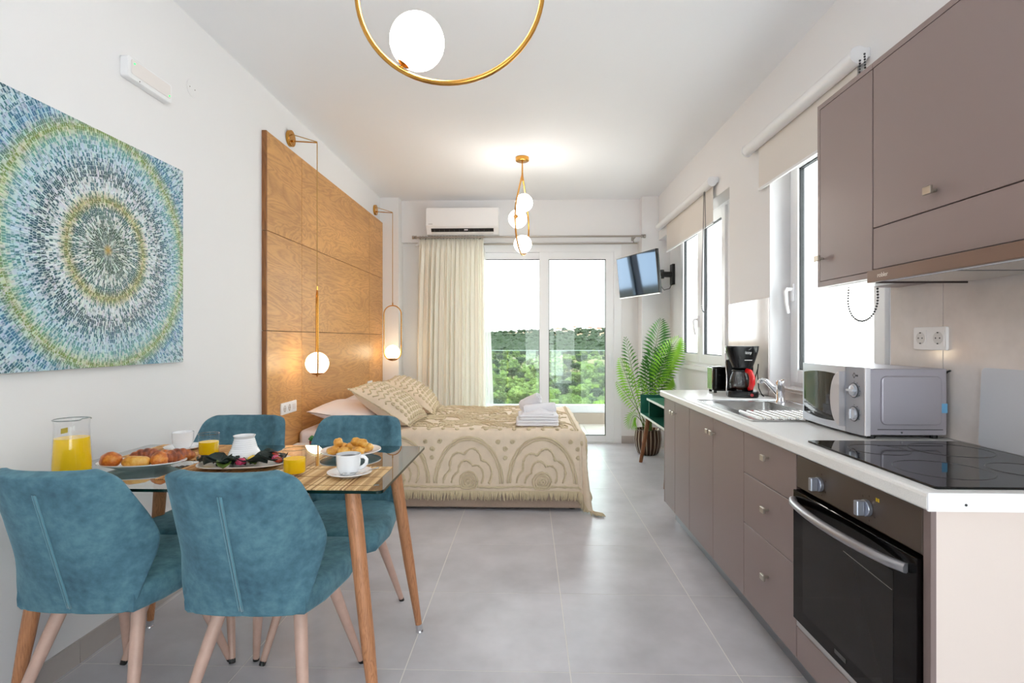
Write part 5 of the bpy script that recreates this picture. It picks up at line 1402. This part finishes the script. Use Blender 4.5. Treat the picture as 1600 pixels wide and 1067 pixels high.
# bedspread
ZT = BZ + .012; XF, YN, YFB = BX1_ + .004, BY0 - .004, BY1 + .004; r0 = .045; HANG = .40
def S(s_, t_):
    dx = max(0, s_ - (XF - r0)); dy = (YN + r0) - t_ if t_ < YN + r0 else (t_ - (YFB - r0) if t_ > YFB - r0 else 0)
    sg = -1 if t_ < YN + r0 else 1
    bx, by = min(s_, XF - r0), min(max(t_, YN + r0), YFB - r0)
    puff = .006 * noise.noise(Vector((s_ * 3, t_ * 3, 4))) + .004 * noise.noise(Vector((s_ * 9, t_ * 9, 1)))
    r_ = hypot(dx, dy)
    if r_ < 1e-9: return Vector((s_, t_, ZT + puff))
    ux, uy = dx / r_, dy / r_; Lq = r0 * pi / 2
    if r_ < Lq: of = r0 * sin(r_ / r0); drop = r0 * (1 - cos(r_ / r0))
    else:
        e = r_ - Lq; ang = atan2(uy, ux); corner = max(0, sin(2 * ang)) if dx > 0 and dy > 0 else 0
        of = r0 + .05 * e + corner * e * (.04 + .08 * sin(ang * 9 + 1))
        of += (.012 * noise.noise(Vector((s_ * 4, t_ * 4, 8))) + .010 * sin(s_ * 17 + 2 * noise.noise(Vector((s_ * 2, 0, 0))))) * min(1, e / .2) * (1 if dx == 0 else .6) + .004
        drop = r0 + e
    z = ZT - drop + puff * .5
    if z < .014: of += (.014 - z) * .55; z = .014 + .002 * sin(of * 90)
    return Vector((bx + ux * of, by + sg * uy * of, z))
SX0, SX1 = -1.07, XF + HANG; SY0, SY1 = YN - HANG, YFB + HANG
spd = thing('bedspread', 'cream tufted bedspread with fringed hem over the bed', 'bedspread', (-.4, 4.4, BZ))
build('cloth', G().grid(lambda u, v: S(SX0 + (SX1 - SX0) * u, SY0 + (SY1 - SY0) * v), 150, 150), M_cream, spd, smooth=True, fixn=False)
def on_cloth(pts, rad, g, closed=False):
    P3 = []
    for s_, t_ in pts:
        p = S(s_, t_); e = .004; a = S(s_ + e, t_) - S(s_ - e, t_); b2 = S(s_, t_ + e) - S(s_, t_ - e); n_ = a.cross(b2)
        n_ = n_.normalized() if n_.length > 1e-9 else Vector((0, 0, 1)); P3.append(p + n_ * rad * .35)
    g.tube(P3, [rad * rng.uniform(.55, 1.3) for _ in P3], 5, closed=closed)
def dense(pts, step=.013, closed=False):
    o_ = []; pp = pts + ([pts[0]] if closed else [])
    for (a, b2), (c_, d) in zip(pp[:-1], pp[1:]):
        n_ = max(1, int(hypot(c_ - a, d - b2) / step))
        for i in range(n_): o_.append((a + (c_ - a) * i / n_, b2 + (d - b2) * i / n_))
    if not closed: o_.append(pp[-1])
    return o_
gt = G()
def ell(cx, cy, ax_, ay, a0, a1, n_=40): return [(cx + ax_ * cos(a0 + (a1 - a0) * i / n_), cy + ay * sin(a0 + (a1 - a0) * i / n_)) for i in range(n_ + 1)]
def motif(cx, cy, dirn, axis, k_=1.0):
    """fan of arches; dirn +1 opens towards +t"""
    def put(pts, rad):
        if axis == 't': q = [(cx + a, cy + dirn * b2) for a, b2 in pts]
        else: q = [(cx + dirn * b2, cy + a) for a, b2 in pts]
        q = [(a, b2) for a, b2 in q if SX0 + .02 < a < SX1 - .01 and SY0 + .01 < b2 < SY1 - .01]
        if len(q) > 3: on_cloth(dense(q), rad, gt)
    put(ell(0, 0, .235, .315, 0, pi), .0085); put(ell(0, 0, .218, .296, 0, pi), .006)
    sc = []
    for i in range(81):
        a = pi * i / 80; r_ = .92 + .2 * abs(sin(a * 3.5)) ; sc.append((.155 * r_ * cos(a), .215 * r_ * sin(a)))
    put(sc, .008)
    sc = []
    for i in range(61):
        a = pi * i / 60; r_ = .9 + .26 * abs(sin(a * 2.5)); sc.append((.10 * r_ * cos(a), .135 * r_ * sin(a)))
    put(sc, .0075)
    for r_ in (.062, .045, .028, .012): put(ell(0, .01, r_, r_ * 1.05, 0, 2 * pi, 24), .0075)
def dot(s_, t_, r_=.012):
    p = [(s_ + r_ * cos(2 * pi * i / 10), t_ + r_ * sin(2 * pi * i / 10)) for i in range(10)]
    on_cloth(p, .0065, gt, True); on_cloth([(s_ - .004, t_), (s_, t_), (s_ + .004, t_)], .008, gt)
mx_ = [-1.16 + .505 * i - .258 for i in range(1, 4)]
for cx in (-.922, -.415, .092): motif(cx, SY0 + .055, 1, 't')
for cx in (-1.175, -.668, -.162, .34):
    dot(cx, SY0 + .29); dot(cx, SY0 + .23, .010); dot(cx - .05, SY0 + .34); dot(cx + .05, SY0 + .34)
for i in range(16):
    dot(-1.2 + i * .10, YN + .035, .010)
for cy in (4.0, 4.5, 5.0): motif(XF + HANG - .055, cy - .1, -1, 's')
for row, cy in enumerate((3.86, 4.18, 4.50, 4.82)):
    for i in range(-3, 3):
        cx = i * .505 + .09 + (.25 if row % 2 else 0)
        if SX0 + .1 < cx < XF - .12:
            for ax_, ay in ((.235, .27), (.19, .22), (.14, .16)):
                q = [(a, min(b2, YFB - .02)) for a, b2 in ell(cx, cy, ax_, ay, 0.1, pi - .1)]
                q = [(a, b2) for a, b2 in q if a < XF - .02 and a > SX0 + .02]
                if len(q) > 3: on_cloth(dense(q), .008, gt)
            dot(cx, cy + .05); dot(cx, cy + .10)
for i in range(330):
    a, b2 = rng.uniform(SX0 + .1, XF - .12), rng.uniform(YN + .06, YFB - .06); ln = rng.uniform(.02, .045); cv = rng.uniform(-.012, .012)
    on_cloth([(a - ln, b2), (a - ln * .5, b2 + cv * .75), (a, b2 + cv), (a + ln * .5, b2 + cv * .75), (a + ln, b2)], .007, gt)
for a, b2 in ((SX0 + .03, None),):
    for yy in (SY0 + .03,): on_cloth(dense([(SX0 + .02, yy), (XF + .02, yy)]), .008, gt)
for q in (.05, .065): on_cloth(dense([(XF - q, YN + .02), (XF - q, YFB - .02)]), .007, gt)
tag(build('tufted_pattern', gt, M_tuft, spd, smooth=True, fixn=False), None, None, None, 'stuff')
gf = G()
def strands(pts):
    for s_, t_, ds, dt in pts:
        p = S(s_, t_); q = S(s_ - ds * .02, t_ - dt * .02); d = (p - q); d = d.normalized() if d.length > 1e-6 else Vector((0, 0, -1))
        d = (d + Vector((rng.uniform(-.3, .3), rng.uniform(-.25, .15), -.15))).normalized(); L = rng.uniform(.05, .066)
        e = p + d * L
        if e.z < .008: e.z = .008 + rng.uniform(0, .004)
        p2 = p + d * L * .5
        if p2.z < .008: p2.z = .01
        gf.tube([p - d * .004, p2, e], [.0046, .0056, .0036], 5)
strands([(SX0 + (XF - SX0) * i / 230, SY0, 0, -1) for i in range(231)])
strands([(XF + HANG * i / 40, SY0, 0, -1) for i in range(41)]); strands([(SX1, SY0 + HANG * i / 40, 1, 0) for i in range(41)])
strands([(SX1, YN + (YFB - YN) * i / 150, 1, 0) for i in range(151)])
tag(build('fringe', gf, M_tuft, spd, smooth=True, fixn=False), None, None, None, 'stuff')

# pillows
def pillow(name, label, c_, ex, ey, W, H_, T_, m, tufts=False, grp=None):
    t = thing(name, label, 'pillow', (c_[0], c_[1], c_[2] - T_ * .5), 0, grp)
    Mx = frame_m(c_, ex, ey); sd = c_[1] * 7
    def shape(u, v, sgn):
        a, b2 = u * 2 - 1, v * 2 - 1
        pin = 1 - .07 * (1 - abs(a) ** 2) * abs(b2) ** 4; pin2 = 1 - .07 * (1 - abs(b2) ** 2) * abs(a) ** 4
        h = ((1 - abs(a) ** 2.2) * (1 - abs(b2) ** 2.2)) ** .6 * T_ / 2
        h *= 1 + .12 * noise.noise(Vector((a * 2 + sd, b2 * 2, sgn))); return Vector((a * W / 2 * pin2, b2 * H_ / 2 * pin, sgn * (h + .002)))
    g = G()
    for sg in (1, -1): g.grid(lambda u, v: Mx @ shape(u, v, sg), 28, 28)
    cv = build('cover', g, m, t, smooth=True, weld=True)
    if tufts:
        g = G()
        def tp(pts, rad, closed=False):
            P3 = []
            for a, b2 in pts:
                a = max(-.985, min(.985, a)); b2 = max(-.985, min(.985, b2))
                P3.append(Mx @ (shape((a + 1) / 2, (b2 + 1) / 2, 1) + Vector((0, 0, rad * .3))))
            g.tube(P3, [rad * rng.uniform(.7, 1.15) for _ in P3], 5, closed=closed)
        for q in range(6):
            b0 = -.1 + q * .2
            tp([(-.93 + 1.86 * i / 90, b0 + .05 * sin(i * .55 + q)) for i in range(91)], .0065)
        for q in range(5):
            for p in range(9):
                a0, b0 = -.8 + p * .2, -.9 + q * .16
                if b0 < -.18: tp([(a0 + .04 * cos(2 * pi * i / 10), b0 + .04 * sin(2 * pi * i / 10)) for i in range(10)], .008, True)
        tp([(-.97 + 1.94 * i / 60, -.97) for i in range(61)], .007)
        for e in range(4):
            for i in range(70):
                a = -1 + 2 * i / 69; p, q_ = {0: ((a, -1), (0, -1)), 1: ((a, 1), (0, 1)), 2: ((-1, a), (-1, 0)), 3: ((1, a), (1, 0))}[e]
                o_ = shape((p[0] + 1) / 2, (p[1] + 1) / 2, 1); o_.z = 0
                g.tube([Mx @ o_, Mx @ (o_ + Vector((q_[0] * .014 + rng.uniform(-.004, .004), q_[1] * .014 + rng.uniform(-.004, .004), rng.uniform(-.004, .004))))], [.0045, .003], 4)
        tag(build('tufted_pattern', g, M_tuft, cv, smooth=True, fixn=False), None, None, None, 'stuff')
    return t
pillow('bed_pillow', 'pale pink bed pillow lying flat beside the headboard', (-1.335, 4.07, BZ + .092), (.0, 1, 0), (-.97, 0, .16), .64, .46, .15, M_sheet)
pillow('bed_pillow', 'pale pink bed pillow lying flat beside the far switch plate', (-1.335, 4.74, BZ + .092), (.0, 1, 0), (-.97, 0, .14), .62, .46, .15, M_sheet)
pillow('cushion', 'cream tufted cushion leaning on the pillow closer to the dining table', (-1.045, 4.06, BZ + .155), (.06, 1, .0), (-.40, .03, .235), .52, .50, .21, M_cream, True)
pillow('cushion', 'cream tufted cushion leaning at the curtain side of the bed', (-1.00, 4.68, BZ + .16), (-.05, 1, .02), (-.37, -.02, .25), .50, .48, .20, M_cream, True)

# towels
def folded(label, x0, x1, y0, y1, z0, z1, seed):
    t = thing('folded_towel', label, 'towel', ((x0 + x1) / 2, (y0 + y1) / 2, z0), R(rng.uniform(-3, 3)), 'folded towels')
    cx, cy = (x1 - x0) / 2, (y1 - y0) / 2; n_ = 2
    for i in range(n_):
        a = (z1 - z0) / n_
        g = G().grid(lambda u, v: (lambda r: (r[0] + .003 * noise.noise(Vector((r[0] * 20, r[1] * 20, seed + i))), r[1], a * i + .0005 + (a - .001) * [0, .15, .5, .85, 1][int(round(v * 4))] + .0035 * noise.noise(Vector((r[0] * 12, r[1] * 12, seed)))))(
            [(p * [.96, .995, 1.01, .995, .96][int(round(v * 4))], q * [.96, .995, 1.01, .995, .96][int(round(v * 4))]) for p, q in rrect(-cx, cx, -cy, cy, .02, 6)][int(u * 28 + .5) % 28]), 28, 4, wrap=True)
        g.face(range(len(g.v) - 28, len(g.v))); g.face(reversed(range(28)))
        build('fold', g, M_towel, t, local=True, smooth=50)
    return t
tz = ZT + .006
folded('white towel folded flat at the bottom of the stack on the bed', -.09, .215, 3.86, 4.12, tz, tz + .04, 1)
folded('white towel folded flat on top of the other folded towel', -.075, .21, 3.87, 4.12, tz + .0405, tz + .078, 5)
def rolled(label, a, b2, r_):
    A, B = Vector(a), Vector(b2); d = (B - A).normalized()
    t = thing('rolled_towel', label, 'towel', a, 0, 'rolled towels')
    g = G(); n_ = 14; path = [A + (B - A) * i / n_ for i in range(n_ + 1)]
    g.tube(path, [r_ * (1 + .05 * noise.noise(Vector((i * .6, a[0] * 9, 0))) - (.08 if i in (0, n_) else 0)) for i in range(n_ + 1)], 18)
    rl = build('roll', g, M_towel, t, smooth=60)
    u = d.orthogonal().normalized(); v = d.cross(u)
    for en, s_ in ((A, -1), (B, 1)):
        sp_ = [en + d * s_ * .004 + (u * cos(q * .55) + v * sin(q * .55)) * (r_ * .92 * q / 30) for q in range(3, 31)]
        build('spiral_end', G().tube(sp_, .0045, 5), M_towel, rl, smooth=True)
rolled('rolled white towel propped at an angle on the folded stack', (-.045, 4.06, tz + .125), (.075, 3.99, tz + .19), .043)
rolled('rolled white towel slumping towards the foot of the bed', (-.03, 3.96, tz + .105), (.19, 3.98, tz + .125), .036)
t = thing('draped_towel', 'white towel corner draped loosely over the folded stack', 'towel', (.1, 3.93, tz + .078))
def dr_fn(u, v):
    x = -.05 + .23 * u; pk = math.exp(-((u - .55) / .28) ** 2)
    y = 3.885 + .14 * v; z = tz + .0795 + (.010 + .075 * pk * sin(pi * min(1, .15 + v * .6)) ) * (v ** .7) + .006 * noise.noise(Vector((u * 6, v * 6, 2)))
    return (x, y, z)
build('cloth', G().grid(dr_fn, 30, 20), M_towel, t, smooth=True, solid=.006)

# night table with a small plant, mostly behind the chairs
t = thing('night_table', 'small white night table between headboard and dining chairs', 'night table', (-1.44, 3.53, 0))
build('top', G().box(-1.60, -1.29, 3.40, 3.69, .455, .475), M_white, t, bevel=.003)
for xx in (-1.58, -1.31):
    for yy in (3.42, 3.67): build('leg', G().tube([(xx, yy, 0), (xx, yy, .455)], .012, 8), M_tleg, t)
build('shelf', G().box(-1.585, -1.305, 3.415, 3.675, .20, .214), M_white, t)
t = thing('succulent_pot', 'tiny green succulent in a red pot on the night table', 'plant', (-1.405, 3.50, .475))
build('pot', G().lathe([(.001, 0), (.024, 0), (.032, .05), (.029, .05), (.026, .044), (.001, .044)], 20), mat('red_pot', (150, 30, 40), .3), t, local=True, smooth=50)
g = G()
for i in range(26):
    a = i * 2.4; e = .2 + .9 * i / 26; d = Vector((cos(a) * cos(e), sin(a) * cos(e), sin(e)))
    g.tube([(0, 0, .045), tuple(Vector((0, 0, .05)) + d * .022), tuple(Vector((0, 0, .05)) + d * .04)], [.006, .009, .002], 5)
build('rosette', g, mat('succulent_green', (52, 120, 56), .5), t, local=True, smooth=True)
